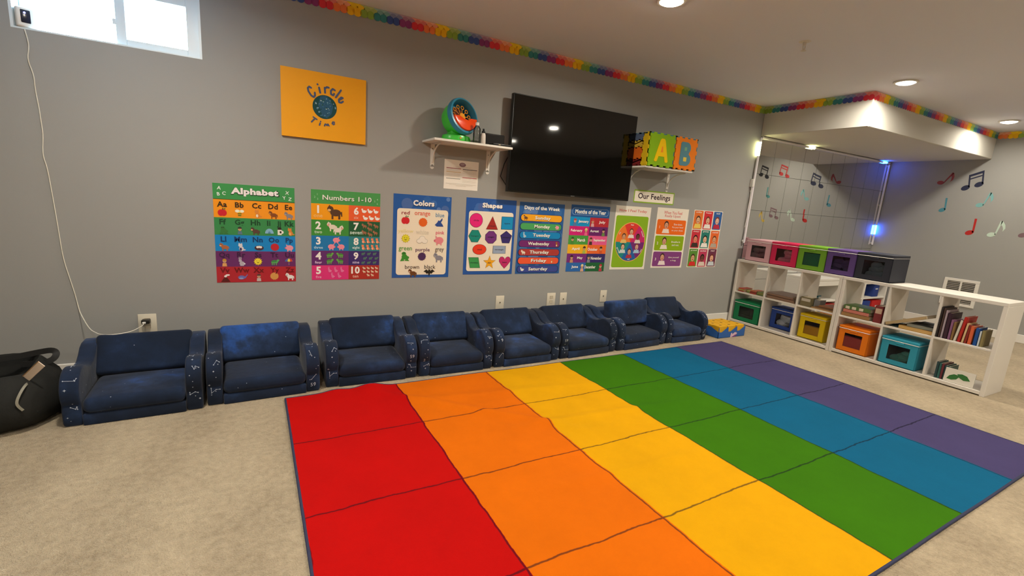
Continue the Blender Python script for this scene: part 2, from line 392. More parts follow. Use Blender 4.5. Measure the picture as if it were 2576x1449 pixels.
# ------------------------------------------------------------------ ceiling lights
lensM = mat('led_lens', 'ffffff', .5, emit=(1.0, .90, .74), es=30.0)
ringM = mat('light_ring', 'd8d2c8', .5)
LL = ['round recessed ceiling light at the top edge of the frame above the television', 'round recessed ceiling light beside the soffit corner', 'round recessed ceiling light farthest right beyond the soffit']
for i, (x, y) in enumerate(LAMPS):
    lab = {1: LL[0], 2: LL[1], 3: LL[2]}.get(i, 'round recessed ceiling light outside the picture')
    t = thing('ceiling_light', lab, 'ceiling light', (x, y, H), group=None if i in (1, 2, 3) else 'ceiling lights out of frame')
    bm = BM(); lathe(bm, [(.066, 0), (.086, 0), (.088, -.004), (.082, -.010), (.068, -.012), (.066, 0)], 32); obj('trim_ring', bm, ringM, t)
    bm = BM(); lathe(bm, [(0, -.026), (.03, -.0245), (.055, -.018), (.066, -.009), (.067, -.004)], 32); obj('lens', bm, lensM, t)
    L = bpy.data.lights.new('lamp', 'AREA'); L.shape = 'DISK'; L.size = .13; L.energy = LAMP_W * (.5 if i == 3 else 1); L.color = LAMP_COL; L.spread = math.radians(168)
    lo = bpy.data.objects.new('lamp', L); COL.objects.link(lo); lo.location = (0, 0, -.029); lo.parent = t

# ------------------------------------------------------------------ rainbow rug
RO = (0.0764, -0.714); RA = 0.0171; CW = 0.6451; ROWS = [0, .5517, 1.1128, 1.6696, 2.2084]; RW = CW * 6; RD = ROWS[-1]
def rug_z(u, v):
    z = .009
    def g(a, s): return math.exp(-(a / s) ** 2)
    z += .015 * g(u - .28, .07) * g(v, .10) + .027 * g(u - .48, .085) * g(v, .16)
    z += .015 * g((v - .23 - .9 * (u - .65)) * .743, .038) * min(1, max(0, (u - .5) / .15)) * min(1, max(0, (1.5 - u) / .25))
    z += .013 * g(v - (.81 + .07 * (u - 1.28)), .038) * min(1, max(0, (u - 1.05) / .2)) * min(1, max(0, (2.5 - u) / .5))
    z += .009 * g(v - (.30 + .12 * (u - .8)), .05) * min(1, max(0, (u - .6) / .2)) * min(1, max(0, (2.2 - u) / .6))
    z += .008 * g(v - (1.33 + .05 * (u - 1.0)), .04) * min(1, max(0, (u - .9) / .2)) * min(1, max(0, (2.0 - u) / .3))
    z += .0022 * math.sin(7 * u + 3 * math.sin(2.1 * v)) * math.sin(5 * v + 1.3 * u) + .002
    return z
def rug_mat():
    M = bpy.data.materials.new('rainbow_rug'); M.use_nodes = True; nt = M.node_tree; b = nt.nodes['Principled BSDF']
    N = lambda t: nt.nodes.new(t); Lk = nt.links.new
    tc = N('ShaderNodeTexCoord'); sp = N('ShaderNodeSeparateXYZ'); Lk(tc.outputs['Object'], sp.inputs[0])
    nz = N('ShaderNodeTexNoise'); nz.inputs['Scale'].default_value = 5.5; nz.inputs['Detail'].default_value = 4; nz.inputs['Roughness'].default_value = .65; Lk(tc.outputs['Object'], nz.inputs['Vector'])
    ns = N('ShaderNodeSeparateXYZ'); Lk(nz.outputs['Color'], ns.inputs[0])
    def mth(op, a, bb=None, c=None):
        n = N('ShaderNodeMath'); n.operation = op
        for i, v in enumerate((a, bb, c)):
            if v is None: continue
            if isinstance(v, (int, float)): n.inputs[i].default_value = v
            else: Lk(v, n.inputs[i])
        return n.outputs[0]
    wx = mth('MULTIPLY_ADD', mth('SUBTRACT', ns.outputs[0], .5), .028, sp.outputs[0]); wy = mth('MULTIPLY_ADD', mth('SUBTRACT', ns.outputs[1], .5), .034, mth('MULTIPLY', sp.outputs[1], -1))
    cell = mth('DIVIDE', wx, CW)
    ramp = N('ShaderNodeValToRGB'); ramp.color_ramp.interpolation = 'CONSTANT'
    cols = ['bb0502', 'dc6900', 'dc9e00', '376f00', '055d82', '473f69']
    el = ramp.color_ramp.elements
    for i, c in enumerate(cols):
        e = el[0] if i == 0 else (el[1] if i == 1 else el.new(i / 6))
        e.position = i / 6; e.color = (*lin(c), 1)
    Lk(mth('DIVIDE', cell, 6.0), ramp.inputs[0])
    d = mth('ABSOLUTE', mth('SUBTRACT', mth('FRACT', mth('ADD', cell, .5)), .5)); dx = mth('MULTIPLY', d, CW)
    dl = None
    for r in ROWS[1:4]:
        a = mth('ABSOLUTE', mth('SUBTRACT', wy, r)); dl = a if dl is None else mth('MINIMUM', dl, a)
    dd = mth('MINIMUM', dx, dl)
    line = N('ShaderNodeMapRange'); line.inputs[1].default_value = .0025; line.inputs[2].default_value = .0055; line.inputs[3].default_value = .72; line.inputs[4].default_value = 0; Lk(dd, line.inputs[0])
    fn = N('ShaderNodeTexNoise'); fn.inputs['Scale'].default_value = 3.0; fn.inputs['Detail'].default_value = 6; fn.inputs['Roughness'].default_value = .7; Lk(tc.outputs['Object'], fn.inputs['Vector'])
    fr = N('ShaderNodeMapRange'); fr.inputs[3].default_value = .74; fr.inputs[4].default_value = 1.02; Lk(fn.outputs[0], fr.inputs[0])
    sc_ = N('ShaderNodeVectorMath'); sc_.operation = 'SCALE'; Lk(ramp.outputs[0], sc_.inputs[0]); Lk(fr.outputs[0], sc_.inputs['Scale'])
    mx = N('ShaderNodeMix'); mx.data_type = 'RGBA'; Lk(line.outputs[0], mx.inputs[0]); Lk(sc_.outputs[0], mx.inputs[6]); mx.inputs[7].default_value = (*lin('0c0a18'), 1)
    Lk(mx.outputs[2], b.inputs['Base Color'])
    b.inputs['Roughness'].default_value = .92; b.inputs['Specular IOR Level'].default_value = .12
    bn = N('ShaderNodeTexNoise'); bn.inputs['Scale'].default_value = 260; Lk(tc.outputs['Object'], bn.inputs['Vector'])
    bp = N('ShaderNodeBump'); bp.inputs['Strength'].default_value = .35; bp.inputs['Distance'].default_value = .004; Lk(bn.outputs[0], bp.inputs['Height']); Lk(bp.outputs[0], b.inputs['Normal'])
    return M
rug = thing('rug', 'rainbow carpet rug in red orange yellow green blue and purple squares', 'rug', (RO[0], RO[1], 0), (0, 0, RA))
bm = BM(); NU, NV = 190, 120; g = []
for j in range(NV + 1):
    row = []
    for i in range(NU + 1):
        u = RW * i / NU; v = RD * j / NV
        row.append(bm.verts.new((u, -v + .02 * math.exp(-((u - .4) / .3) ** 2) * math.exp(-(v / .1) ** 2) * 0, rug_z(u, v))))
    g.append(row)
for j in range(NV):
    for i in range(NU): bm.faces.new((g[j][i], g[j + 1][i], g[j + 1][i + 1], g[j][i + 1]))
obj('pile', bm, rug_mat(), rug, 3)
bm = BM(); per = []
n1, n2 = 150, 90
per += [(RW * i / n1, 0) for i in range(n1)] + [(RW, RD * i / n2) for i in range(n2)] + [(RW - RW * i / n1, RD) for i in range(n1)] + [(0, RD - RD * i / n2) for i in range(n2)]
tube(bm, [(u, -v, max(.004, rug_z(u, v) - .004)) for u, v in per], .0062, 8, True)
obj('binding', bm, mat('rug_binding', '383a52', .8, .15, bump=.3), rug)

# ------------------------------------------------------------------ foam chairs
def galaxy_mat(name='galaxy_fabric', sh=0.0):
    M = bpy.data.materials.new(name); M.use_nodes = True; nt = M.node_tree; b = nt.nodes['Principled BSDF']
    N = lambda t: nt.nodes.new(t); Lk = nt.links.new
    tc = N('ShaderNodeTexCoord'); oi = N('ShaderNodeObjectInfo'); va = N('ShaderNodeVectorMath'); va.operation = 'MULTIPLY_ADD'
    cb = N('ShaderNodeCombineXYZ'); mm = N('ShaderNodeMath'); mm.operation = 'MULTIPLY'; mm.inputs[1].default_value = 37.0; Lk(oi.outputs['Random'], mm.inputs[0])
    for i in range(3): Lk(mm.outputs[0], cb.inputs[i])
    ad = N('ShaderNodeVectorMath'); ad.operation = 'ADD'; Lk(tc.outputs['Object'], ad.inputs[0]); Lk(cb.outputs[0], ad.inputs[1])
    n = N('ShaderNodeTexNoise'); n.inputs['Scale'].default_value = 3.4; n.inputs['Detail'].default_value = 6; n.inputs['Roughness'].default_value = .62; Lk(ad.outputs[0], n.inputs['Vector'])
    r = N('ShaderNodeValToRGB'); e = r.color_ramp.elements
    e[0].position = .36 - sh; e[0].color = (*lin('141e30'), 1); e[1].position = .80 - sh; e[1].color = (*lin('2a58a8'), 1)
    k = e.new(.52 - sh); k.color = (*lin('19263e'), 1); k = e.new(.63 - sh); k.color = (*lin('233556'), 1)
    Lk(n.outputs[0], r.inputs[0])
    v = N('ShaderNodeTexVoronoi'); v.inputs['Scale'].default_value = 26; Lk(ad.outputs[0], v.inputs['Vector'])
    st = N('ShaderNodeMapRange'); st.inputs[1].default_value = .035; st.inputs[2].default_value = .075; st.inputs[3].default_value = .8; st.inputs[4].default_value = 0; Lk(v.outputs['Distance'], st.inputs[0])
    sx = N('ShaderNodeSeparateColor'); Lk(v.outputs['Color'], sx.inputs[0]); gt = N('ShaderNodeMath'); gt.operation = 'GREATER_THAN'; gt.inputs[1].default_value = .72; Lk(sx.outputs[0], gt.inputs[0])
    ml = N('ShaderNodeMath'); ml.operation = 'MULTIPLY'; Lk(st.outputs[0], ml.inputs[0]); Lk(gt.outputs[0], ml.inputs[1])
    mx = N('ShaderNodeMix'); mx.data_type = 'RGBA'; Lk(ml.outputs[0], mx.inputs[0]); Lk(r.outputs[0], mx.inputs[6]); mx.inputs[7].default_value = (*lin('a8b4c8'), 1)
    Lk(mx.outputs[2], b.inputs['Base Color']); b.inputs['Roughness'].default_value = .9; b.inputs['Specular IOR Level'].default_value = .2; b.inputs['Sheen Weight'].default_value = .10
    b2 = N('ShaderNodeTexNoise'); b2.inputs['Scale'].default_value = 14; b2.inputs['Detail'].default_value = 3; Lk(ad.outputs[0], b2.inputs['Vector'])
    bp = N('ShaderNodeBump'); bp.inputs['Strength'].default_value = .35; bp.inputs['Distance'].default_value = .01; Lk(b2.outputs[0], bp.inputs['Height']); Lk(bp.outputs[0], b.inputs['Normal'])
    return M
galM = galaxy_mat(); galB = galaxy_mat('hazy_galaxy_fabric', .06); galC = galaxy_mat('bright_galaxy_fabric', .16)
inkM = mat('star_ink', 'b4bccb', .8, .2)
AW = .074; HW = .285
# side profile of an arm (y back from the front, z up)
ARM = [(.030, 0), (.016, .02), (.012, .085)] + arc(.112, .168, .108, 222, 62, 16)[1:] + [(.205, .245), (.25, .237), (.30, .240), (.345, .262), (.385, .292), (.43, .306), (.50, .306), (.53, .29), (.54, .2), (.54, 0)]
def armmap(s):
    return lambda u, v, d: (s * d, u, v)
# path along the arm's outer face for prints: from the foot of the front up over the roll
APATH = [(.0295, 0.004)] + ARM[1:26]
def arm_at(t):
    L = 0
    for (a, b), (c, d) in zip(APATH, APATH[1:]):
        l = math.hypot(c - a, d - b)
        if L + l >= t:
            k = (t - L) / l; nx, nz = -(d - b) / l, (c - a) / l
            return a + (c - a) * k + nx * .0016, b + (d - b) * k + nz * .0016
        L += l
    return APATH[-1]
def ink_strip(bm, x0, t0, x1, t1, w):
    n = max(2, int(abs(t1 - t0) / .02) + 1); L = math.hypot(x1 - x0, t1 - t0); px, pt = -(t1 - t0) / L * w, (x1 - x0) / L * w; prev = None
    for i in range(n + 1):
        k = i / n; x = x0 + (x1 - x0) * k; t = t0 + (t1 - t0) * k
        a = arm_at(max(.001, t + pt)); b = arm_at(max(.001, t - pt))
        A = bm.verts.new((x + px, a[0], a[1])); B = bm.verts.new((x - px, b[0], b[1]))
        if prev: bm.faces.new((prev[0], A, B, prev[1]))
        prev = (A, B)
def ink_star(bm, x, t, r):
    c = []
    for i in range(8):
        rr = r if i % 2 == 0 else r * .38
        q = arm_at(max(.001, t + rr * math.sin(i * PI / 4))); c.append(bm.verts.new((x + rr * math.cos(i * PI / 4), q[0], q[1])))
    bm.faces.new(c)
def ink_text(bm, s, x, t, h):
    vs, fs = text_geo(s, 0.0, 2); y0 = min(v[1] for v in vs); y1 = max(v[1] for v in vs); x0 = min(v[0] for v in vs); x1 = max(v[0] for v in vs); k = h / (y1 - y0); V = []
    for a, b in vs:
        q = arm_at(max(.001, t + (b - (y0 + y1) / 2) * k)); V.append(bm.verts.new((x + (a - (x0 + x1) / 2) * k, q[0], q[1])))
    for f in fs:
        try: bm.faces.new([V[i] for i in f])
        except ValueError: pass
def ink_mesh(seed, word, tw):
    R = random.Random(seed); bm = BM(); h = AW / 2 - .008
    for t in (.05, .14, .21, .30, .39, .47):
        x = R.uniform(-h, h); ink_star(bm, x, t + R.uniform(-.02, .02), R.uniform(.0035, .007))
        if R.random() < .55: ink_star(bm, R.uniform(-h, h), t + .035, .0035)
    for t in (.095, .255, .345):
        pts = [(R.uniform(-h, h), t + R.uniform(-.018, .018)) for _ in range(R.choice((3, 4)))]; pts.sort()
        for (a, b), (c, d) in zip(pts, pts[1:]): ink_strip(bm, a, b, c, d, .0008)
        for a, b in pts: ink_star(bm, a, b, .004)
    if word: ink_text(bm, word, R.uniform(-.008, .012), tw, .022)
    o = obj('constellation_print', bm, inkM); me = o.data; bpy.data.objects.remove(o); return me
INKS = [ink_mesh(3, '', 0), ink_mesh(5, '59', .05), ink_mesh(8, '', .20), ink_mesh(12, '59', .165), ink_mesh(17, '2', .125), ink_mesh(23, '', 0), ink_mesh(31, '9', .22)]

def make_chair(label):
    t = thing('foam_chair', label, 'chair', group='galaxy foam chairs along the wall')
    for s in (-1, 1):
        bm = BM(); prism(bm, ARM, armmap(s), HW - AW, HW, .011, 3); obj('armrest', bm, galM, t)
    bm = BM(); box(bm, -HW + AW + .001, HW - AW - .001, .010, .50, 0, .058, .008, 2); obj('seat_base', bm, galM, t)
    # seat cushion with a soft rolled front and a slight crown
    bm = BM(); box(bm, -HW + AW + .001, HW - AW - .001, .004, .36, .055, .136, .034, 5)
    bmesh.ops.subdivide_edges(bm, edges=[e for e in bm.edges if abs(e.verts[0].co.x - e.verts[1].co.x) > .2 or abs(e.verts[0].co.y - e.verts[1].co.y) > .2], cuts=5, use_grid_fill=True)
    for v in bm.verts:
        if v.co.z > .09: v.co.z += .010 * math.cos(v.co.x / .42 * PI) * math.sin(max(0, min(1, v.co.y / .36)) * PI)
    obj('seat_cushion', bm, galM, t, 1.2)
    # back slab leaning back between the arms
    bm = BM(); box(bm, -.222, .222, -.055, .055, 0, .225, .024, 4, Matrix.Translation((0, .358, .126)) @ Matrix.Rotation(-.55, 4, 'X'))
    obj('backrest', bm, galM, t, 1.2)
    bm = BM(); box(bm, -HW + AW, HW - AW, .40, .535, .07, .27, .015, 2); obj('back_support', bm, galM, t)
    return t
FR = [(-.888, -.736, -.322, -.713), (-.306, -.690, .272, -.658), (.307, -.632, .884, -.634), (.904, -.634, 1.453, -.634), (1.476, -.633, 2.051, -.621), (2.069, -.617, 2.661, -.588), (2.685, -.590, 3.299, -.549), (3.315, -.545, 3.845, -.556)]
CL = ['nearest navy galaxy foam chair beside the black bag', 'navy galaxy foam chair second from the bag, 59 printed low on its right arm',
      'navy galaxy foam chair behind the rippled red rug corner', 'navy galaxy foam chair behind the orange rug squares',
      'navy galaxy foam chair below the two close-set wall plates on their left side', 'navy galaxy foam chair below the pair of blank wall plates, low backrest',
      'navy galaxy foam chair with a bright blue patch on its forward-leaning backrest', 'last navy galaxy foam chair at the far right, next to the yellow and blue carton']
CL[4] = 'navy galaxy foam chair right under the single plate left of the paired wall plates'
c0 = make_chair(CL[0]); chairs = [c0] + [dup(c0) for _ in range(7)]
for i, (t, (xa, ya, xb, yb)) in enumerate(zip(chairs, FR)):
    t['label'] = CL[i]; t.location = ((xa + xb) / 2, (ya + yb) / 2, 0); t.rotation_euler = (0, 0, math.atan2(yb - ya, xb - xa))
    k = math.hypot(xb - xa, yb - ya) / (2 * HW) * .998; t.scale = (k, 1, 1)
    for q, s in enumerate((-1, 1)):
        o = bpy.data.objects.new('constellation_print', INKS[{(0, 0): 0, (0, 1): 5, (1, 0): 2, (1, 1): 1, (2, 0): 2, (2, 1): 3, (3, 0): 4, (3, 1): 5, (4, 0): 6, (4, 1): 0}.get((i, q), (i * 2 + q) % 7)]); COL.objects.link(o)
        arms = [c for c in t.children if c.name.startswith('armrest')]; o['kind'] = 'stuff'; o.parent = arms[q]; o.location = (s * (HW - AW / 2), 0, 0)
    if i in (1, 6):
        for c in t.children:
            if c.name.startswith('backrest'): c.data = c.data.copy(); c.data.materials[0] = galB if i == 1 else galC
    if i == 6:
        for c in t.children:
            if c.name.startswith('backrest'): c.location = (0, -.036, -.093); c.rotation_euler = (0.40, 0, 0)
    if i == 7:
        for c in t.children:
            if c.name.startswith('backrest'): c.location = (0, -.02, .02)

# ------------------------------------------------------------------ cube shelves with the bins and books
SXF = 4.849; SD = .348; SH = .743
lamM = mat('white_laminate', 'dcd5cb', .4, .4)
def cube_shelf(y0, y1, label):
    t = thing('cube_shelf', label, 'shelf', (SXF, y1, 0)); wd = y0 - y1; A = .028; B = .016
    def bd(n, a, b, c, d, x0=0, x1=SD, bev=.002):
        bm = BM(); box(bm, x0, x1, a, b, c, d, bev, 1); obj(n, bm, lamM, t)
    bd('side_panel', 0, A, 0, SH - .0285); bd('side_panel', wd - A, wd, 0, SH - .0285); bd('top_panel', 0, wd, SH - .028, SH); bd('bottom_panel', A, wd - A, .010, .038)
    p = (wd - 2 * A) / 3
    for k in (1, 2): bd('divider', A + p * k - B / 2, A + p * k + B / 2, .038, SH - .028, .004)
    bd('middle_shelf', A, wd - A, .356, .373, .006)
    return t
cube_shelf(-.030, -1.166, 'white six-cube shelf nearest the mirror wall, holding green blue and yellow bins')
cube_shelf(-1.168, -2.303, 'white six-cube shelf at the open end, holding orange and teal bins and books')

clearM = clear_mat('clear_vinyl', 'e8e8e8', .25, .12)
pipeM = mat('white_piping', 'e4e0da', .5)
def storage_bin(x, y0, y1, z, h, d, col, label, inner, incol, lid=True, handle=True, wh=(.30, .62), rot=0):
    """fabric box, front face at x looking to -x, from y0 (far) down to y1"""
    w = y0 - y1; t = thing('storage_bin', label, 'storage bin', (x, (y0 + y1) / 2, z + .0004), (0, 0, rot), 'coloured fabric bins')
    m = mat('bin_' + col, col, .62, .3, bump=.12, bscale=120); a = .006; hw = w / 2
    wy0, wy1 = -hw * .58, hw * .58; wz0, wz1 = h * .20, h * .76
    bm = BM()
    box(bm, 0, d, -hw, -hw + a, 0, h, .002, 1); box(bm, 0, d, hw - a, hw, 0, h, .002, 1); box(bm, d - a, d, -hw, hw, 0, h, .002, 1); box(bm, 0, d, -hw, hw, 0, a)
    box(bm, 0, a, -hw, wy0, 0, h, .001, 1); box(bm, 0, a, wy1, hw, 0, h, .001, 1); box(bm, 0, a, wy0, wy1, 0, wz0); box(bm, 0, a, wy0, wy1, wz1, h)
    obj('body', bm, m, t)
    bm = BM(); box(bm, .001, .003, wy0 - .006, wy1 + .006, wz0 - .006, wz1 + .006); obj('window_pane', bm, clearM, t)
    bm = BM(); box(bm, -.006, d + .002, -hw - .0005, hw + .0005, h - .014, h + .010, .004, 2); obj('lid', bm, m, t)
    bm = BM(); tube(bm, [(-.0075, -hw, h - .016), (-.0075, hw, h - .016)], .0026, 6); tube(bm, [(-.0075, -hw - .0005, h - .016), (d * .98, -hw - .0005, h - .016)], .0016, 6); obj('piping', bm, pipeM, t)
    if handle:
        bm = BM(); box(bm, -.010, -.004, -.032, .032, wz1 + .018, wz1 + .036, .003, 2); obj('pull_tab', bm, m, t)
    R = random.Random(label)
    im = mat('stuff_' + incol, incol, .75, .25)
    bm = BM()
    if inner == 'lump':
        for _ in range(7):
            q = R.uniform(.035, .055); mxx = Matrix.Translation((.010 + q, R.uniform(wy0, wy1) * .85, wz0 + R.uniform(-.02, .10))) @ Matrix.Diagonal((.8, 1.3, .8, 1))
            tt = BM(); bmesh.ops.create_icosphere(tt, subdivisions=2, radius=q, matrix=mxx)
            for v in tt.verts: v.co += Vector((R.uniform(-1, 1), R.uniform(-1, 1), R.uniform(-1, 1))) * q * .13
            merge(bm, tt)
    else:
        box(bm, .009, .06, wy0 * 1.15, wy1 * 1.15, .01, wz0 + (wz1 - wz0) * float(inner), .006, 2)
    obj('contents', bm, im, t)
    return t
zt = SH
storage_bin(4.865, -.108, -.398, zt, .235, .30, 'd4a5ad', 'pale pink storage bin, first on top of the shelf', 'lump', 'a07880')
storage_bin(4.865, -.404, -.690, zt, .235, .30, 'd02454', 'hot pink storage bin on top of the shelf', 'lump', 'f490a4')
storage_bin(4.865, -.696, -.972, zt, .235, .30, '6ea02a', 'lime green storage bin on top of the shelf', '0.95', '2c8058')
storage_bin(4.865, -.977, -1.238, zt, .235, .30, '5c4480', 'purple storage bin on top of the shelf', 'lump', '503a6c')
storage_bin(4.865, -1.243, -1.526, zt, .235, .30, '2c2e38', 'black storage bin, last on top of the shelf', 'lump', '5a6874')
zb = .0385
storage_bin(4.862, -.080, -.395, zb, .225, .31, '137a4c', 'dark green storage bin in the lowest cube by the wall', '0.2', '0a3018')
storage_bin(4.985, -.455, -.735, zb, .225, .20, '24408a', 'royal blue storage bin pushed back in its cube', 'lump', 'e8ecf4')
storage_bin(4.915, -.812, -1.068, zb, .245, .26, 'd4b406', 'yellow storage bin in the lower shelf row', '0.62', 'f8b420')
storage_bin(4.858, -1.222, -1.478, zb, .235, .31, 'e2760c', 'orange storage bin in the lower shelf row', '0.75', 'd04848')
storage_bin(4.858, -1.578, -1.848, zb, .235, .31, '2f93ac', 'teal blue storage bin in the lower shelf row', 'lump', '3a8c84')

pageM = mat('book_pages', 'd8ccb4', .8, .2)
def book(name, lab, cat, loc, dims, col, rot=(0, 0, 0), group=None, spine2=None):
    """dims = thickness (y), depth (x), height (z); spine faces -x"""
    th, d, h = dims; t = thing(name, lab, cat, loc, rot, group); m = mat('cover_' + col, col, .55, .35)
    bm = BM(); c = min(.003, th * .2)
    box(bm, 0, d, -th / 2, -th / 2 + c, 0, h, .0008, 1); box(bm, 0, d, th / 2 - c, th / 2, 0, h, .0008, 1); box(bm, 0, c, -th / 2, th / 2, 0, h, .0012, 1)
    obj('cover', bm, m, t)
    bm = BM(); box(bm, c, d - .004, -th / 2 + c, th / 2 - c, .004, h - .004); obj('pages', bm, pageM, t)
    if spine2:
        bm = BM(); box(bm, -.0006, .0002, -th / 2 * .8, th / 2 * .8, h * .55, h * .85); obj('spine_label', bm, mat('cover_' + spine2, spine2, .55), t)
    return t
zm = .3735
G = 'books standing in the end cube'
UP = [(-1.932, .010, .20, .255, '2a2220', 'tall thin black book leaning against the divider', 0), (-1.948, .012, .21, .245, '4a3832', 'tall dark brown book beside the black one', 0), (-1.963, .012, .2, .232, 'a898a0', 'pale grey book with thin spine among the dark ones', 0),
      (-1.985, .024, .2, .215, '3a2230', 'thick dark plum book, widest of the tall ones', 0), (-2.010, .016, .17, .165, '8a5c80', 'mauve book in the end cube', 0), (-2.028, .014, .16, .150, '8a6a40', 'brown book with tan spine', 0),
      (-2.047, .015, .17, .175, 'd8d0c0', 'leaning white book left of the red one', .10), (-2.072, .018, .2, .205, 'b82a20', 'tall red book in the end cube', .06), (-2.095, .012, .16, .16, 'd8b888', 'cream spined book right of the red one', .06),
      (-2.112, .014, .16, .15, '8a2a20', 'dark red book by the cream one', .05), (-2.136, .022, .16, .145, 'd8643a', 'orange and yellow picture book facing forward', 0), (-2.168, .022, .15, .14, '1f4f96', 'bright blue book near the end of the row', 0), (-2.188, .010, .12, .12, 'c8d0d4', 'thin pale blue book before the last one', 0), (-2.205, .018, .14, .13, '8a7c50', 'olive book at the right end of the row', 0)]
for y, th, d, h, c, lab, tl in UP:
    book('book', lab, 'book', (SXF + .02, y, zm + abs(math.sin(tl)) * th / 2 + .0003), (th, d, h), c, (tl, 0, 0), G)
G = 'books lying in the second cube from the end'
def flat_book(lab, loc, dims, col, rot, group): return book('book', lab, 'book', loc, dims, col, rot, group)
flat_book('tan yellow book lying flat at the bottom of the leaning pile', (SXF + .015, -1.67, zm + .016), (.030, .2, .235), 'c8a060', (PI / 2, 0, 0), G)
flat_book('dark teal book lying flat under the leaning pile', (SXF + .06, -1.60, zm + .007), (.012, .2, .065), '1c3c40', (PI / 2, 0, 0), G)
flat_book('grey patterned book in the middle of the leaning pile', (SXF + .03, -1.72, zm + .0455), (.026, .2, .185), '88887c', (PI / 2, 0, 0), G)
flat_book('thin black book on the grey patterned one', (SXF + .05, -1.76, zm + .0650), (.010, .2, .145), '2a2824', (PI / 2, 0, 0), G)
flat_book('tan book tilted across the top of the pile', (SXF + .01, -1.574, zm + .018), (.026, .22, .30), 'b09870', (PI / 2 - .42, 0, 0), G)
G = 'board books in the fourth cube'
flat_book('tan wooden puzzle box at the bottom of the fourth cube', (SXF + .02, -1.205, zm + .018), (.034, .22, .235), '9a7448', (PI / 2, 0, 0), G)
flat_book('pink board book in the fourth cube', (SXF + .02, -1.215, zm + .052), (.03, .2, .215), 'c87868', (PI / 2, 0, 0), G)
flat_book('green board book with white patches on top of the pink one', (SXF + .02, -1.215, zm + .088), (.038, .2, .225), '55703c', (PI / 2, 0, 0), G)
for k, yy in enumerate((-1.245, -1.300, -1.36)):
    bm = BM(); box(bm, SXF + .0185, SXF + .0205, yy - .02, yy + .015, zm + .072, zm + .098, .001, 1)
    # white page tabs belong to the green board book
    o = obj('page_tab', bm, pageM, bpy.data.objects[[x.name for x in bpy.data.objects if x.get('label', '').startswith('green board book')][0]])
    o.matrix_parent_inverse = (Matrix.Translation(o.parent.location) @ o.parent.rotation_euler.to_matrix().to_4x4()).inverted()
book('game_box', 'dark red game box standing beside the board books', 'box', (SXF + .02, -1.500, zm), (.062, .2, .155), '7c3030', (0, 0, 0), None, 'c8a890')
G = 'flat puzzles in the second cube'
for k in range(5):
    flat_book(['lowest flat tan puzzle folder in the second cube', 'second flat tan puzzle folder from the bottom', 'middle flat brown puzzle folder in the pile', 'fourth flat tan puzzle folder, slightly turned', 'topmost grey brown puzzle folder in the second cube'][k],
              (SXF + .012 + .004 * (k % 3), -.445 + .004 * (k % 2), zm + .007 + .0135 * k), (.012, .26, .31 - .006 * k), ['8a6c58', '9a7a62', '7a5c4c', '94745e', '8c7a70'][k], (PI / 2, 0, 0), G)
G = 'board books spread in the first cube'
for k, (y, dx, n, cs) in enumerate([(-.085, .02, 3, ('a83c30', 'b8b060', 'c05040')), (-.175, .05, 2, ('7c8c48', 'b8b468')), (-.235, .02, 3, ('b04838', '8a3a30', 'c87050')), (-.315, .03, 3, ('6a7840', '9a9a58', '88905a'))]):
    for q in range(n):
        flat_book('%s board book, %s of the %s pile in the first cube' % ({'a83c30': 'red', 'b8b060': 'yellow green', 'c05040': 'bright red', '7c8c48': 'olive green', 'b8b468': 'pale green', 'b04838': 'brick red', '8a3a30': 'maroon', 'c87050': 'salmon', '6a7840': 'dark olive', '9a9a58': 'khaki', '88905a': 'moss green'}[cs[q]], ('bottom', 'middle', 'top')[q if n == 3 else q * 2], ('leftmost', 'second', 'third', 'rightmost')[k]),
                  (SXF + dx + .004 * q, y, zm + .007 + .013 * q), (.012, .15, .075), cs[q], (PI / 2, 0, .0), G)
book('animal_block', 'grey and olive patterned block box in the third cube', 'toy', (SXF + .02, -.860, zm), (.11, .12, .095), '746a4c', (0, 0, 0), None, 'c0b8a8')
book('animal_block', 'small grey patterned block box behind the olive one', 'toy', (SXF + .06, -.950, zm), (.06, .1, .085), '7c7c7c', (0, 0, 0))
G = 'wooden puzzles in the third cube'
for k, (dz, c, lab) in enumerate([(0, 'a88458', 'light wooden puzzle tray lowest in the third cube'), (.014, '7a5a3c', 'dark wooden puzzle tray in the middle of the third cube'), (.028, '9a6a44', 'reddish wooden puzzle tray topmost in the third cube')]):
    flat_book(lab, (SXF + .015 + .008 * k, -.925 - .03 * k, zm + .007 + dz), (.012, .24, .205 - .03 * k), c, (PI / 2, 0, 0), G)
G = 'books in the bottom end cube'
for k, (y, h, c, lab) in enumerate([(-1.985, .135, '2a4448', 'dark teal book, first in the bottom end cube'), (-2.003, .128, '30605c', 'green teal book, second in the bottom end cube'), (-2.020, .130, '6a3038', 'book with maroon foot in the bottom end cube'), (-2.038, .122, '27484a', 'slate teal book in the bottom end cube'), (-2.056, .118, '4a6860', 'grey green book next to the white picture book')]):
    book('book', lab, 'book', (SXF + .03, y, .0385), (.016, .17, h), c, (0, 0, 0), G)
t = thing('picture_book', 'white picture book with two green leaves, propped facing out in the bottom end cube', 'book', (SXF + .012, -2.135, .0400), (0, .10, 0))
bm = BM(); box(bm, 0, .012, -.092, .092, 0, .112, .001, 1); obj('cover', bm, mat('cover_white', 'dcd6ca', .5), t)
for sg, x_, z_, a_ in ((1, -.034, .046, .5), (-1, .026, .062, -.35)):
    bm = BM(); ca, sa = math.cos(a_), math.sin(a_); lf = [(-.045, 0), (-.02, .018), (.012, .021), (.045, 0), (.012, -.021), (-.02, -.018)]
    prism(bm, [(x_ + u * ca - v * sa, z_ + u * sa + v * ca) for u, v in lf], lambda u, v, d: (d, -u, v), -.0012, .0004); obj('printed_leaf', bm, mat('leaf_green', '2f6a30', .6), t)

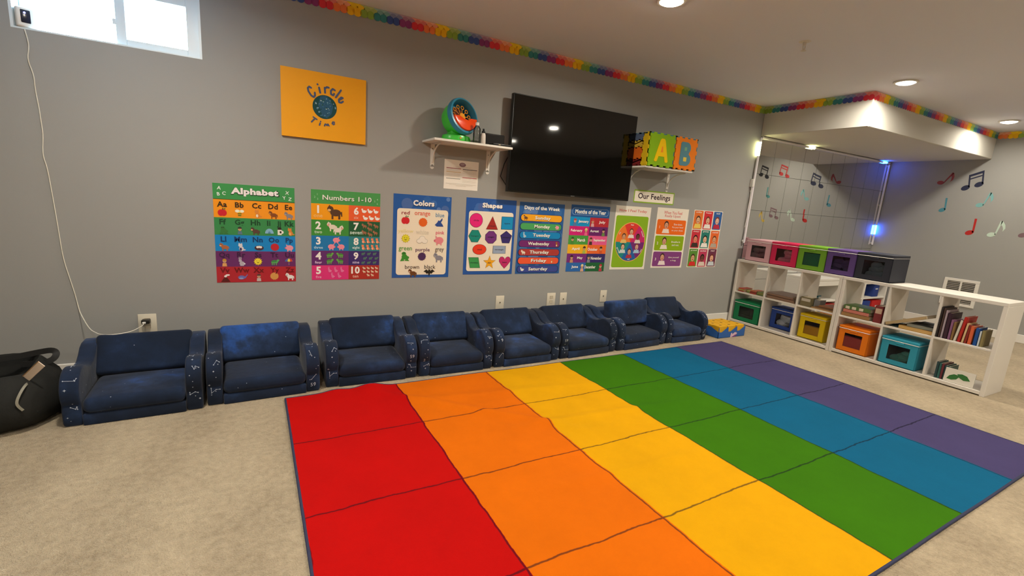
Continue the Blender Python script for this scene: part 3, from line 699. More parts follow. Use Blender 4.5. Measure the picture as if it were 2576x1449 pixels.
# ------------------------------------------------------------------ mirror wall with LED bars
mirM = bpy.data.materials.new('mirror'); mirM.use_nodes = True
_b = mirM.node_tree.nodes['Principled BSDF']; _b.inputs['Base Color'].default_value = (.80, .80, .79, 1); _b.inputs['Metallic'].default_value = 1; _b.inputs['Roughness'].default_value = .015
mp = thing('mirror_panel', 'wall of rectangular mirror tiles behind the white shelf', 'mirror', (6.37, 0, .08))
bm = BM(); box(bm, 4.945 - 6.37, 7.822 - 6.37, -.004, -.0005, 0, 2.03); obj('backing', bm, mat('mirror_backing', '3a3a38', .8), mp)
xs = [4.945, 5.235, 5.535, 5.815, 6.105, 6.40, 6.69, 6.985, 7.275, 7.565, 7.822]; zs = [.08, .49, .90, 1.31, 1.722, 2.105]
R = random.Random(4)
for a, b in zip(xs, xs[1:]):
    for c, d in zip(zs, zs[1:]):
        bm = BM(); box(bm, -(b - a) / 2 + .0016, (b - a) / 2 - .0016, -.002, .002, -(d - c) / 2 + .0016, (d - c) / 2 - .0016)
        o = obj('tile', bm, mirM, mp); o.location = ((a + b) / 2 - 6.37, -.0075, (c + d) / 2 - .08)
        o.rotation_euler = (R.uniform(-1, 1) * .0022, 0, R.uniform(-1, 1) * .0022)
tubeM = mat('frosted_tube', 'e0dce0', .35)
clipM = mat('white_plastic', 'e2dfd8', .4)
def led(col, s): return mat('led_%d_%d_%d' % tuple(int(x * 100) for x in col), 'ffffff', .5, emit=col, es=s)
yel = led((1.0, 1.0, .42), 26.0); blu = led((.01, .10, 1.0), 48.0)
def led_bar(label, p0, p1, spots, pair=False):
    t = thing('led_bar', label, 'light bar', p0); d = Vector(p1) - Vector(p0); offs = [Vector((0, 0, 0))]
    bm = BM(); L = d.length; dn = d.normalized(); sp = sorted(spots)
    segs = []; a = 0
    for s0, s1, _ in sp: segs.append((a, s0)); a = s1
    segs.append((a, L))
    for a, b in segs:
        if b - a > .002: tube(bm, [dn * a, dn * b], .013, 12)
    obj('tube', bm, tubeM, t)
    for s0, s1, m_ in spots:
        bm = BM(); tube(bm, [dn * s0, dn * s1], .0135, 12); obj('lit_section', bm, m_, t)
    bm = BM()
    for k in (0.02, .5, .98): 
        q = dn * (L * k); box(bm, q.x - .018, q.x + .018, q.y + .006, q.y + .0155, q.z - .010, q.z + .010, .002, 1)
    obj('clip', bm, clipM, t)
    return t
led_bar('upright white light bar at the left edge of the mirror, glowing yellow near the top', (4.915, -.026, .93), (4.915, -.026, 2.105), [(.98, 1.13, yel)])
led_bar('level light bar above the mirror with a yellow and a blue glow', (4.93, -.026, 2.108), (7.79, -.026, 2.108), [(.89, 1.02, yel), (2.66, 2.78, blu)])
led_bar('upright white light bar in the far corner glowing blue near the bottom', (7.795, -.026, .96), (7.795, -.026, 2.09), [(.15, .28, blu)])
t = thing('light_controller', 'small white controller box with dangling wire on the left light bar', 'controller', (4.893, -.030, 1.61))
bm = BM(); box(bm, -.014, .010, -.014, .029, -.045, .045, .005, 2); obj('case', bm, clipM, t)
bm = BM(); tube(bm, [(-.005, 0, -.045), (-.012, -.005, -.12), (-.002, 0, -.2), (-.010, 0, -.30), (.0, 0, -.38), (-.006, .004, -.50)], .0035, 6); obj('wire', bm, clipM, t)

# ------------------------------------------------------------------ music note stickers on the right wall
def note(kind, y, z, s, col, rot, label):
    t = thing('note_sticker', label, 'wall sticker', (XR, y, z), group=None)
    m = mat('note_' + col, col, .6, .3); c, q = math.cos(rot), math.sin(rot)
    mf = lambda u, v, d: (-d, -(u * c - v * q) * s, (u * q + v * c) * s)
    def head(bm, x, zz, d=0): prism(bm, [(x + .22 * math.cos(a) * math.cos(.4) - .15 * math.sin(a) * math.sin(.4), zz + .22 * math.cos(a) * math.sin(.4) + .15 * math.sin(a) * math.cos(.4)) for a in [2 * PI * i / 18 for i in range(18)]], mf, .0003, .0013)
    bm = BM()
    if kind == 'quarter':
        head(bm, -.1, -.38); prism(bm, [(.02, -.38), (.12, -.34), (.12, .55), (.0, .55)], mf, .0003, .0013)
    elif kind == 'eighth':
        head(bm, -.2, -.42); prism(bm, [(-.05, -.4), (.02, -.38), (.12, .55), (.0, .55)], mf, .0003, .0013)
        prism(bm, [(.05, .55), (.12, .55), (.30, .32), (.36, .10), (.28, -.12), (.26, .05), (.18, .22), (.07, .32)], mf, .0003, .0013)
    else:
        head(bm, -.32, -.42); head(bm, .30, -.28)
        prism(bm, [(-.20, -.40), (-.12, -.38), (-.12, .34), (-.20, .34)], mf, .0003, .0013); prism(bm, [(.42, -.26), (.50, -.24), (.50, .52), (.42, .52)], mf, .0003, .0013)
        prism(bm, [(-.20, .22), (.50, .42), (.50, .56), (-.20, .36)], mf, .0003, .0012); prism(bm, [(-.20, .04), (.50, .24), (.50, .32), (-.20, .12)], mf, .0003, .0012)
    obj('print', bm, m, t); return t
note('eighth', -.69, 1.895, .165, '9a4a50', -.45, 'faint red music note sticker in the shadow under the soffit')
note('double', -.945, 1.875, .20, '2c3048', .12, 'dark navy double music note sticker right of the shadow')
note('quarter', -.727, 1.562, .165, '4c8a9a', .05, 'teal single music note sticker below the faint red one')
note('eighth', -1.113, 1.64, .17, '7cb0b0', -.2, 'pale teal music note sticker with a flag')
note('quarter', -1.055, 1.305, .19, 'b82a26', .0, 'bright red single music note sticker')
note('eighth', -1.283, 1.30, .18, 'c4d8c8', -.1, 'mint white music note sticker with a flag')
note('double', -1.56, 1.32, .17, '7c6268', .0, 'dull purple double note sticker cut by the right frame edge')
note('eighth', -1.79, 1.25, .17, 'd0b050', -.1, 'yellow music note sticker seen only in the mirror')
note('double', -1.87, 2.02, .20, '26262a', .1, 'black double note sticker seen only in the mirror')
note('double', -1.52, 2.03, .19, 'b84040', .1, 'red double note sticker seen only in the mirror')
note('quarter', -1.748, 1.66, .17, '4c8a8a', 0, 'teal note sticker seen only in the mirror')

# return air grille
t = thing('air_vent', 'white return air grille low on the right wall', 'vent', (XR, -1.087, .30))
bm = BM(); w2 = .172; h = .345
box(bm, -.012, 0, -w2, w2, 0, .035, .003, 1); box(bm, -.012, 0, -w2, w2, h - .035, h, .003, 1); box(bm, -.012, 0, -w2, -w2 + .035, .035, h - .035); box(bm, -.012, 0, w2 - .035, w2, .035, h - .035); box(bm, -.011, 0, -.009, .009, .035, h - .035)
obj('frame', bm, whiteM, t)
bm = BM(); box(bm, -.002, -.0005, -w2 + .03, w2 - .03, .03, h - .03); obj('backing', bm, mat('vent_dark', '4a4640', .8), t)
for k in range(13):
    for s in (-1, 1):
        z = .047 + k * (h - .094) / 12; bm = BM(); a, b = sorted((s * .009, s * (w2 - .035))); box(bm, -.0045, .0045, a, b, -.0010, .0010, mx=Matrix.Translation((-.0065, 0, z)) @ Matrix.Rotation(.75, 4, 'Y')); obj('slat', bm, whiteM, t)

# ------------------------------------------------------------------ white toy unit in the mirror corner (seen through the shelf)
t = thing('toy_unit', 'low white open toy unit in the corner behind the cube shelf', 'shelf', (5.80, -.42, 0))
def tu(n, x0, x1, y0, y1, z0, z1, m=whiteM):
    bm = BM(); box(bm, x0, x1, y0, y1, z0, z1, .003, 1); obj(n, bm, m, t)
tu('top_panel', 0, 1.78, 0, .37, .53, .56); tu('apron', .03, 1.75, .004, .02, .465, .53); tu('middle_shelf', .03, 1.75, .005, .37, .26, .28); tu('bottom_panel', .03, 1.75, .005, .37, .02, .04)
for x in (0, .58, 1.17, 1.75): tu('upright', x, x + .03, 0, .37, 0, .53)
tu('back_board', .03, 1.75, .355, .37, .04, .26, mat('unit_back', 'b8b2a8', .6))
G = 'fabric drawers in the white toy unit'
for k, (x0, x1, c, lab) in enumerate([(.05, .27, '2a4a8a', 'blue drawer at the left of the white toy unit'), (.30, .56, 'b02020', 'red drawer beside the blue one in the white toy unit'), (.64, .88, '2a3a80', 'navy blue drawer in the middle of the white toy unit'), (.91, 1.14, 'c0b8b0', 'grey white drawer in the middle of the white toy unit'), (1.22, 1.44, '243c88', 'royal blue drawer at the right of the white toy unit'), (1.49, 1.73, 'b81818', 'bright red drawer at the right end of the white toy unit')]):
    d = thing('fabric_drawer', lab, 'drawer', (5.80 + (x0 + x1) / 2, -.405, .041), group=G); w = (x1 - x0) / 2
    bm = BM(); box(bm, -w, w, 0, .30, 0, .19, .008, 2); obj('body', bm, mat('drawer_' + c, c, .7), d)
    bm = BM(); box(bm, -.03, .03, -.006, .004, .10, .12, .003, 1); obj('pull', bm, clipM, d)
d = thing('fabric_drawer', 'small blue box in the upper right opening of the white toy unit', 'drawer', (7.36, -.39, .281))
bm = BM(); box(bm, -.07, .07, 0, .20, 0, .17, .006, 2); obj('body', bm, MATS['drawer_243c88'], d)
bm = BM(); box(bm, -.03, .03, -.005, .003, .10, .115, .002, 1); obj('pull', bm, clipM, d)
d = thing('toy_blender', 'small yellow toy with a teal cap standing in the white toy unit', 'toy', (6.53, -.30, .281))
bm = BM(); lathe(bm, [(0, 0), (.036, 0), (.036, .02), (.028, .03), (.030, .11), (.034, .13)], 20); obj('body', bm, mat('toy_yellow', 'd8b060', .5), d)
bm = BM(); lathe(bm, [(.034, .13), (.04, .135), (.036, .16), (.015, .178), (0, .18)], 20); obj('cap', bm, mat('toy_teal', '2f5a62', .5), d)
d = thing('toy_pan', 'flat dark teal toy pan in the white toy unit', 'toy', (6.05, -.28, .281))
bm = BM(); lathe(bm, [(0, 0), (.06, 0), (.075, .03), (.07, .032), (.056, .006), (0, .005)], 24); obj('bowl', bm, MATS['toy_teal'], d)
bm = BM(); tube(bm, [(.07, 0, .024), (.16, -.02, .03)], .008, 8); obj('handle', bm, MATS['toy_teal'], d)

# ------------------------------------------------------------------ snack carton on the floor by the shelf
t = thing('snack_carton', 'blue open display carton of yellow boxes on the carpet by the shelf', 'carton', (4.225, -.40, 0))
cbM = mat('carton_blue', '2a5fa8', .5); X = .205
bm = BM(); box(bm, -X, X, -.150, -.146, 0, .062); box(bm, -X, X, .146, .150, 0, .085); box(bm, -X, X, -.15, .15, 0, .004)
for s in (-1, 1): prism(bm, [(-.15, 0), (.15, 0), (.15, .10), (-.05, .10), (-.15, .062)], lambda u, v, d, s=s: (s * d, u, v), X - .004, X)
for k in range(4): # upright teeth of the cut front
    x = -X + k * (2 * X / 3)
    if k < 3: prism(bm, [(x, .062), (x + .012, .062), (x + .004, .112), (x, .112)], lambda u, v, d: (u, d, v), -.15, -.147)
    if k < 3: prism(bm, [(x + .05, .062), (x + 2 * X / 3, .062), (x + 2 * X / 3, .112)], lambda u, v, d: (u, d, v), -.1495, -.1465)
obj('tray', bm, cbM, t)
pr = Print((-.02, -.1506, .048), (1, 0, 0), (0, 0, -1), .11, .045, (0, -1, 0)); pr.cur = 'logo_print'
pr.poly(.5, .5, .055, [(-.95, .25), (-.8, -.35), (-.55, -.4), (-.45, -.1), (.1, -.42), (.5, -.45), (.9, -.25), (.7, .02), (.3, .05), (-.5, .55), (-.85, .6)][::-1], 'd8b8c8'); pr.up(); pr.poly(.62, .66, .05, [(-.9, .3), (.5, -.2), (.7, .1), (-.5, .5)], '7a4a8a'); pr.build(t, PRINT_MATTE)
for o in t.children: o.matrix_parent_inverse = Matrix.Identity(4)
G = 'yellow snack boxes in the carton'
ybM = mat('snack_yellow', 'e0a81c', .5)
k = 0
RW3 = ['left', 'middle', 'right']; RR3 = ['front', 'second', 'back']
for j in range(3):
    for i in range(3):
        s = thing('snack_box', 'yellow snack box, %s of the %s row in the blue carton' % (RW3[i], RR3[j]), 'box', (t.location.x + (-.135 + i * .132), t.location.y - .098 + j * .094, .0045), (0, 0, 0), G)
        bm = BM(); box(bm, -.060, .060, -.044, .044, 0, .118 - .004 * j, .003, 1); obj('carton_body', bm, ybM, s)
        bm = BM(); box(bm, -.010, .016, -.012, .008, .1185 - .004 * j, .1195 - .004 * j); obj('top_print', bm, mat('snack_brown', '8a6420', .6), s)

# ------------------------------------------------------------------ television
t = thing('television', 'large black flat screen television mounted on the grey wall', 'television', (2.377, -.12, 1.2945))
bm = BM(); box(bm, -.639, .639, .002, .045, 0, .757, .003, 2); obj('bezel', bm, mat('tv_plastic', '0c0b0a', .35, .4), t)
scrM = mat('tv_screen', '060504', .045, .55)
bm = BM(); box(bm, -.632, .632, -.001, .004, .012, .750); obj('screen', bm, scrM, t)
bm = BM(); box(bm, -.25, .25, .045, .119, .2, .55, .004, 1); obj('wall_mount', bm, mat('tv_mount', '1a1a1a', .5), t)
bm = BM(); box(bm, -.02, .02, -.002, .002, .003, .009); obj('logo_badge', bm, mat('badge_grey', '8a8a88', .3, metal=.8), t)
bm = BM(); tube(bm, [(-.60, .06, .33), (-.64, .09, .22), (-.66, .105, .12), (-.60, .11, .05), (-.5, .11, .12)], .004, 6); obj('power_cable', bm, mat('black_cable', '1a1a1c', .5), t)

# ------------------------------------------------------------------ wall shelves
def bracket_shelf(label, x0, x1, z, d, brs):
    t = thing('wall_shelf', label, 'shelf', ((x0 + x1) / 2, 0, z)); w = (x1 - x0) / 2
    bm = BM(); box(bm, -w, w, -d, 0, -.016, 0, .002, 1); obj('board', bm, whiteM, t)
    for bx_ in brs:
        x = bx_ - (x0 + x1) / 2; b = BM()
        box(b, x - .016, x + .016, -.004, 0, -.185, -.0165, .001, 1); box(b, x - .014, x + .014, -d * .78, -.004, -.0205, -.0165, .001, 1)
        cyl(b, (x, -.004, -.185), (x, 0, -.185), .016, n=14)
        o = obj('bracket', b, whiteM, t)
        b = BM(); pts = [(x, -.006 - (d * .70) * (1 - math.cos(a)), -.15 + .13 * math.sin(a)) for a in [PI / 2 * i / 12 for i in range(13)]]; tube(b, pts, .0055, 8); obj('curved_strut', b, whiteM, o)
        b = BM()
        for zz in (-.05, -.17): cyl(b, (x, -.0062, zz), (x, -.004, zz), .004, n=8)
        obj('screw', b, mat('screw_grey', '8a8880', .4, metal=.6), o)
    return t
bracket_shelf('white bracket shelf left of the television holding the bubble machine', 1.054, 1.671, 1.62, .288, [1.137, 1.602])
bracket_shelf('white bracket shelf right of the television holding foam letters', 3.02, 3.619, 1.618, .288, [3.10, 3.612 - .004])

# bubble machine
bx0, bz0 = 1.275, 1.621
t = thing('bubble_machine', 'green and blue bubble machine with an orange tray on the left wall shelf', 'bubble machine', (bx0, -.125, bz0))
grM = mat('toy_green', '3fc43a', .3, .5); blM = mat('toy_blue', '2a86a8', .3, .5); orM = mat('toy_orange', 'f24a10', .25, .5); ywM = mat('toy_wand', 'f0a020', .35); dkM = mat('toy_dark', '6a2a14', .5)
bm = BM(); lathe(bm, [(0, 0), (.108, 0), (.112, .02), (.104, .045), (.085, .052), (0, .052)], 32, Matrix.Diagonal((1, .8, 1, 1))); box(bm, -.06, .06, -.05, .05, .04, .10, .015, 3); obj('base', bm, grM, t)
A = Matrix.Translation((.0, -.0, .165)) @ Matrix.Rotation(.35, 4, 'Z') @ Matrix.Rotation(PI / 2 - .28, 4, 'X')   # drum axis +Z -> towards the room
bm = BM(); lathe(bm, [(0, -.085), (.06, -.083), (.098, -.06), (.115, -.02), (.120, .03), (.118, .045)], 36, A); obj('drum', bm, grM, t)
bm = BM(); lathe(bm, [(.116, .040), (.130, .045), (.134, .060), (.128, .085), (.116, .088), (.110, .06), (.104, -.01), (0, -.015)], 36, A); obj('front_ring', bm, blM, t)
bm = BM(); lathe(bm, [(0, -.008), (.082, -.006), (.088, .004), (0, .006)], 30, A); obj('fan_grille', bm, dkM, t)
bm = BM(); pl = arc(0, 0, .112, 188, 352, 20) + [(.05, -.018), (.02, -.035), (-.02, -.028), (-.06, -.012)]
prism(bm, pl, lambda u, v, d: A @ Vector((u, v, d)), .01, .100, .008, 2); obj('bubble_tray', bm, orM, t)
bm = BM()
for k in range(6):
    a = math.radians(8 + 33 * k); c1 = A @ Vector((.018 * math.cos(a), .018 * math.sin(a), .050)); c2 = A @ Vector((.058 * math.cos(a), .058 * math.sin(a), .050))
    cyl(bm, c1, c2, .0028, n=6); cc = Vector((.074 * math.cos(a), .074 * math.sin(a), .050)); tube(bm, [A @ (cc + Vector((.0125 * math.cos(q), .0125 * math.sin(q), 0))) for q in [2 * PI * i / 14 for i in range(14)]], .0028, 6, True)
cyl(bm, A @ Vector((0, 0, -.01)), A @ Vector((0, 0, .062)), .026, n=18); obj('wand_wheel', bm, ywM, t)
bm = BM(); cyl(bm, (.0, -.089, .026), (.0, -.094, .026), .006, n=10); obj('switch', bm, ywM, t)

t = thing('plastic_bottle', 'clear empty plastic bottle with white cap on the left wall shelf', 'bottle', (1.383, -.258, 1.621))
bm = BM(); lathe(bm, [(0, 0), (.024, 0), (.027, .006), (.027, .07), (.025, .074), (.027, .08), (.026, .10), (.012, .122), (.011, .128)], 22); obj('bottle_body', bm, clear_mat('clear_plastic', 'dcdcd8', .35, .15), t)
bm = BM(); lathe(bm, [(.0135, .122), (.0135, .142), (.012, .144), (0, .144)], 18); obj('cap', bm, clipM, t)
t = thing('squeeze_bottle', 'slim white bottle with a black cap on the left wall shelf', 'bottle', (1.432, -.266, 1.621))
bm = BM(); lathe(bm, [(0, 0), (.0175, 0), (.019, .004), (.017, .06), (.013, .074), (.011, .076)], 20); obj('bottle_body', bm, mat('bottle_white', 'd8cfc4', .4), t)
bm = BM(); lathe(bm, [(.012, .074), (.013, .076), (.012, .088), (.006, .094), (.008, .10), (.006, .106), (0, .107)], 16); obj('cap', bm, mat('black_plastic', '141414', .35), t)
t = thing('speaker_box', 'small black speaker box on the left wall shelf', 'speaker', (1.575, -.12, 1.621))
bm = BM(); box(bm, -.085, .085, -.045, .045, .004, .095, .008, 3); obj('case', bm, mat('speaker_black', '15120f', .4), t)
bm = BM(); box(bm, -.078, .078, -.048, -.044, .010, .088, .003, 1); obj('grille', bm, mat('speaker_cloth', '1c1815', .8, bump=.3, bscale=600), t)
t = thing('router', 'flat black device in front of the speaker at the shelf edge', 'device', (1.59, -.225, 1.621))
bm = BM(); box(bm, -.075, .075, -.045, .045, 0, .016, .004, 2); obj('case', bm, MATS['speaker_black'], t)
bm = BM(); box(bm, -.030, -.015, -.0462, -.0445, .006, .011); obj('label_print', bm, mat('label_gold', 'b0a070', .5), t)

# foam letter blocks
def foam_block(label, x, tile, side, letter, lc, hc, w, d=.285):
    t = thing('foam_block', label, 'toy block', (x, -.30, 1.619)); h = .292; th = .014
    def edge(n, L, dep):   # interlocking puzzle edge along one side
        out = []
        for i in range(n):
            a = L * i / n; b = L * (i + .5) / n; out += [(a, 0), (b, 0), (b, dep), (L * (i + 1) / n, dep)]
        return out
    def tile_poly(W, Hh, n=4, dep=.012):
        e = edge(n, W, dep); f = edge(n, Hh, dep)
        bt = [(u, v) for u, v in e]; rt = [(W - v, u) for u, v in f]; tp = [(W - u, Hh - v) for u, v in e]; lf = [(v, Hh - u) for u, v in f]
        P = []
        for q in bt + rt + tp + lf:
            q = (min(max(q[0], 0), W), min(max(q[1], 0), Hh))
            if not P or math.hypot(P[-1][0] - q[0], P[-1][1] - q[1]) > 1e-5: P.append(q)
        return P
    bm = BM(); prism(bm, tile_poly(w, h), lambda u, v, q: (u, q, v), 0, th); obj('front_tile', bm, mat('foam_' + tile, tile, .75, .2), t)
    if letter == 'A':
        for (u0, u1, v0, v1, cc) in ((.002, .085, 0, h, side[0]), (.087, .283, .225, h, '5a6a88'), (.087, .283, .165, .223, 'd0b040'), (.087, .283, .06, .163, 'd8681c'), (.087, .283, 0, .058, '7a2424')):
            bm = BM(); pp = tile_poly(u1 - u0, v1 - v0, 3 if v1 - v0 < .2 else 4, .010); prism(bm, pp, lambda u, v, q: (q, u + u0, v + v0), 0, th); obj('side_tile', bm, mat('foam_' + cc, cc, .75, .2), t)
    else:
        bm = BM(); prism(bm, tile_poly(d, h), lambda u, v, q: (q, u + .002, v), 0, th); obj('side_tile', bm, mat('foam_' + side[0], side[0], .75, .2), t)
    bm = BM(); prism(bm, tile_poly(d, h), lambda u, v, q: (q, u + .002, v), w - th, w); obj('side_tile', bm, mat('foam_' + side[1], side[1], .75, .2), t)
    bm = BM(); prism(bm, tile_poly(w, h), lambda u, v, q: (u, q, v), d - th, d); obj('back_tile', bm, mat('foam_' + side[2], side[2], .75, .2), t)
    bm = BM(); prism(bm, tile_poly(w, d), lambda u, v, q: (u, v + .001, q), h - th - .001, h - .003); obj('top_tile', bm, mat('foam_' + side[1], side[1], .75, .2), t)
    # rounded letter inlaid in the front
    lm = mat('foam_' + lc, lc, .75, .2); bm = BM(); cx, cz = w / 2, h / 2
    mf = lambda u, v, q: (cx + u, q, cz + v)
    if letter == 'A':
        prism(bm, [(-.085, -.095), (-.07, -.105), (-.05, -.10), (-.035, -.055), (.035, -.055), (.05, -.10), (.07, -.105), (.085, -.095), (.03, .085), (.016, .10), (-.016, .10), (-.03, .085)], mf, -.003, .004)
        obj('letter', bm, lm, t); bm = BM(); prism(bm, [(-.014, -.018), (.014, -.018), (.006, .032), (-.006, .032)], mf, -.0036, .004); obj('letter_centre', bm, mat('foam_' + hc[0], hc[0], .75), t)
    else:
        prism(bm, [(-.075, -.095)] + [(-.06, -.108)] + arc(.005, -.052, .062, -80, 62, 10, .056) + arc(0, .052, .055, -45, 85, 10, .052) + [(-.06, .104), (-.075, .092)], mf, -.003, .004)
        obj('letter', bm, lm, t); bm = BM(); box(bm, cx - .032, cx + .016, -.0036, .004, cz - .072, cz - .028, .004, 1); obj('letter_centre', bm, mat('foam_' + hc[0], hc[0], .75), t); bm = BM(); box(bm, cx - .030, cx + .008, -.0036, .004, cz + .024, cz + .062, .004, 1); obj('letter_centre', bm, mat('foam_' + hc[1], hc[1], .75), t)
    return t
foam_block('green foam puzzle block with a yellow letter A on the right wall shelf', 3.020, '83b014', ('d8b41c', '4a7880', 'c85a18'), 'A', 'f0c400', ('f08a14', 'f08a14'), .318)
foam_block('orange foam puzzle block with a blue letter B on the right wall shelf', 3.342, 'f0821a', ('c86a18', '4a7880', 'd8b41c'), 'B', '5a8a98', ('e8c848', '7cab84'), .285)

# ------------------------------------------------------------------ posters
def poster(label, cat, x0, x1, z0, z1, th=.0012, edge='d8d2c4', name='poster', y=-.0005):
    t = thing(name, label, cat, ((x0 + x1) / 2, y, z0)); w = x1 - x0; h = z1 - z0
    bm = BM(); box(bm, -w / 2, w / 2, -th, 0, 0, h); obj('sheet', bm, mat('paper_' + edge, edge, .5), t)
    p = Print((x0, y - th - .0003, z1), (1, 0, 0), (0, 0, -1), w, h, (0, -1, 0)); p.t = t
    return p
def done(p, m=PRINT_GLOSS): p.build(p.t, m)

# 1 alphabet
p = poster('Alphabet poster with coloured letter rows, leftmost on the wall', 'poster', -.287, .181, .565, 1.205)
p.part('colour_band', 3)
for a, b, c in ((0, .157, '3f9550'), (.157, .335, 'f79a1e'), (.335, .51, '3a8a4e'), (.51, .675, '0f86cc'), (.675, .836, '6a2a66'), (.836, 1, 'b42430')): p.rect(0, a, 1, b, c)
p.up(); p.part('title_outline'); p.rect(0, .152, 1, .157, '5a3a1c'); p.text('Alphabet', .505, .078, .60, .094, '26402a', .075); p.up(); p.part('title_text'); p.text('Alphabet', .502, .074, .58, .082, 'f6ecec', .05)
p.part('letter_text', 1)
for ch, x, y, r in (('A', .075, .045, .1), ('B', .065, .105, -.1), ('C', .13, .095, .15), ('X', .905, .055, .1), ('Y', .865, .108, -.1), ('Z', .94, .118, .1)): p.text(ch, x, y, None, .034, 'e8f0e8', .02, r)
ROW = [(.205, '3c2a14', ['Aa', 'Bb', 'Cc', 'Dd', 'Ee']), (.378, '1c4a2c', ['Ff', 'Gg', 'Hh', 'Ii', 'Jj', 'Kk']), (.552, '0f3c70', ['Ll', 'Mm', 'Nn', 'Oo', 'Pp']), (.712, '3c1a44', ['Qq', 'Rr', 'Ss', 'Tt', 'Uu']), (.873, '701018', ['Vv', 'Ww', 'Xx', 'Yy', 'Zz'])]
p.part('letter_text', 1)
for y, c, L in ROW:
    xs_ = [.10, .305, .515, .72, .92] if len(L) == 5 else [.10, .30, .495, .66, .79, .925]
    for x, s in zip(xs_, L): p.text(s, x, y + (.008 if s in ('Gg', 'Jj', 'Pp', 'Qq', 'Yy') else 0), None, .055 if s not in ('Gg', 'Jj', 'Pp', 'Qq', 'Yy') else .068, c, .03)
p.part('picture', 2); s_ = .027
for k, (x, y, kind, c, c2) in enumerate([(.10, .282, 'apple', 'd02030', ''), (.305, .285, 'bee', '', ''), (.52, .285, 'sit', 'e08a3a', 'f0dcc0'), (.72, .288, 'beast', '8a4a20', 'c08a50'), (.92, .290, 'beast', '8a8690', 'a8a4ac'),
        (.105, .462, 'frog', '3a7a40', ''), (.30, .46, 'person', '5a7a8a', '3a3a34'), (.49, .462, 'beast', '5a4238', 'd8a880'), (.665, .462, 'igloo', '88b8d4', '5a90b4'), (.80, .46, 'mug', 'ece8dc', '302420'), (.935, .462, 'sit', 'd8843a', 'e8b070'),
        (.105, .63, 'beast', 'b06840', 'e0a070'), (.305, .632, 'sit', 'd8d4d8', '3a3a6a'), (.53, .63, 'nest', '4a2a34', 'f0e8e0'), (.73, .628, 'burst', 'c02430', ''), (.92, .632, 'pig', 'ec9aa8', 'd87088'),
        (.10, .79, 'person', 'e0a060', 'c0902a'), (.305, .785, 'rabbit', 'b8b0bc', 'e8e4ec'), (.51, .782, 'sun', 'e8c828', 'f4e040'), (.72, .785, 'turtle', '3f8a48', '5aa860'), (.91, .778, 'umbrella', '4a70b0', 'e8d848'),
        (.105, .952, 'volcano', 'f0e8e4', ''), (.305, .945, 'whale', '6a70b8', '9aa0d0'), (.515, .95, 'person', 'c8b8b4', '5a3a3a'), (.715, .94, 'burst', 'd89a50', ''), (.92, .945, 'beast', 'ece8e4', 'b0a8a8')]):
    icon(p, kind, x, y, s_, c, c2)
done(p)

# 2 numbers
p = poster('Numbers 1-10 poster in two coloured columns, right of the Alphabet poster', 'poster', .284, .753, .572, 1.207)
p.part('colour_band', 3); p.rect(0, 0, 1, .15, '4a9a50')
LC = ['f5a010', '3f8f38', '1478b4', '632a6e', 'e0337c']; RC = ['ee6030', '1f5a36', '2a8088', '3c2a6e', 'b03028']; YY = [.15, .325, .5, .668, .835, 1]
for k in range(5): p.rect(0, YY[k], .53, YY[k + 1], LC[k]); p.rect(.53, YY[k], 1, YY[k + 1], RC[k])
p.up(); p.part('title_outline'); p.text('Numbers 1-10', .515, .082, .72, .058, '2a5a30', .035); p.up(); p.part('title_text'); p.text('Numbers 1-10', .512, .079, .71, .054, 'f4f0ea', .012)
p.part('number_text', 1)
for ch, x, y in (('1', .085, .05), ('2', .05, .08), ('3', .09, .10), ('4', .955, .07), ('5', .915, .092), ('6', .955, .118)): p.text(ch, x, y, None, .022, 'a8d0a8', .01)
p.part('number_text', 1)
WN = ['one', 'two', 'three', 'four', 'five', 'six', 'seven', 'eight', 'nine', 'ten']
for k in range(10):
    c = k // 5; y = (YY[k % 5] + YY[k % 5 + 1]) / 2; x = .095 if c == 0 else .64
    if k == 9: x = .635
    p.text(str(k + 1), x, y - .026, None, .086, 'f6f0ea', .035); p.text(WN[k], x, y + .048, None, .030 if WN[k] not in ('eight',) else .038, ['f4c070', 'c8e0c0', 'b8dcf0', 'e8d0ec', 'f4a8c8', 'f8b8a0', 'd0e4d4', 'cfe8e8', 'd0c8ec', 'f0b8a8'][k], .02)
p.part('picture', 2)
icon(p, 'beast', .33, .235, .05, '5a3a24', 'e0b070', 1)
icon(p, 'beast', .29, .395, .034, 'e8d8c4', 'e8a090', 1); icon(p, 'beast', .38, .43, .034, 'ece0d0', 'e8a090', -1)
for x, y, f in ((.35, .545, -1), (.28, .62, -1), (.42, .62, 1)): icon(p, 'pig', x, y, .026, 'f090a0', 'd87088', f)
for x, y, f in ((.25, .715, 1), (.41, .715, -1), (.25, .785, 1), (.41, .785, -1)): icon(p, 'turtle', x, y, .026, '4a8a3c', '6aaa50', f)
for x, y in ((.25, .885), (.34, .885), (.43, .885), (.295, .95), (.39, .95)): icon(p, 'rabbit', x, y, .018, 'e878a8', 'f0a0c0')
for i in range(6): icon(p, 'bird', .75 + .09 * (i % 3) + .022 * (i // 3), .205 + .078 * (i // 3), .021, 'f4f0ea', 'f0a030')
for x, y in ((.76, .375), (.845, .352), (.94, .375), (.845, .412), (.76, .45), (.85, .472), (.93, .452)): icon(p, 'beast', x, y, .018, 'a06a4c', 'c09070', 1)
for i in range(8): icon(p, 'sit', .745 + .072 * (i % 4), .545 + .077 * (i // 4), .020, 'ee8a60', 'f8c0a0')
for i in range(9): icon(p, 'turtle', .745 + .088 * (i % 3) + .028 * (i // 3 % 2), .698 + .052 * (i // 3), .015, '4a7060', '587e6c')
for i in range(10): icon(p, 'beast', (.765 + .064 * (i % 4)) if i < 8 else (.83 + .064 * (i - 8)), .868 + .042 * (i // 4), .011, 'e8d0b0', 'f0e0c8')
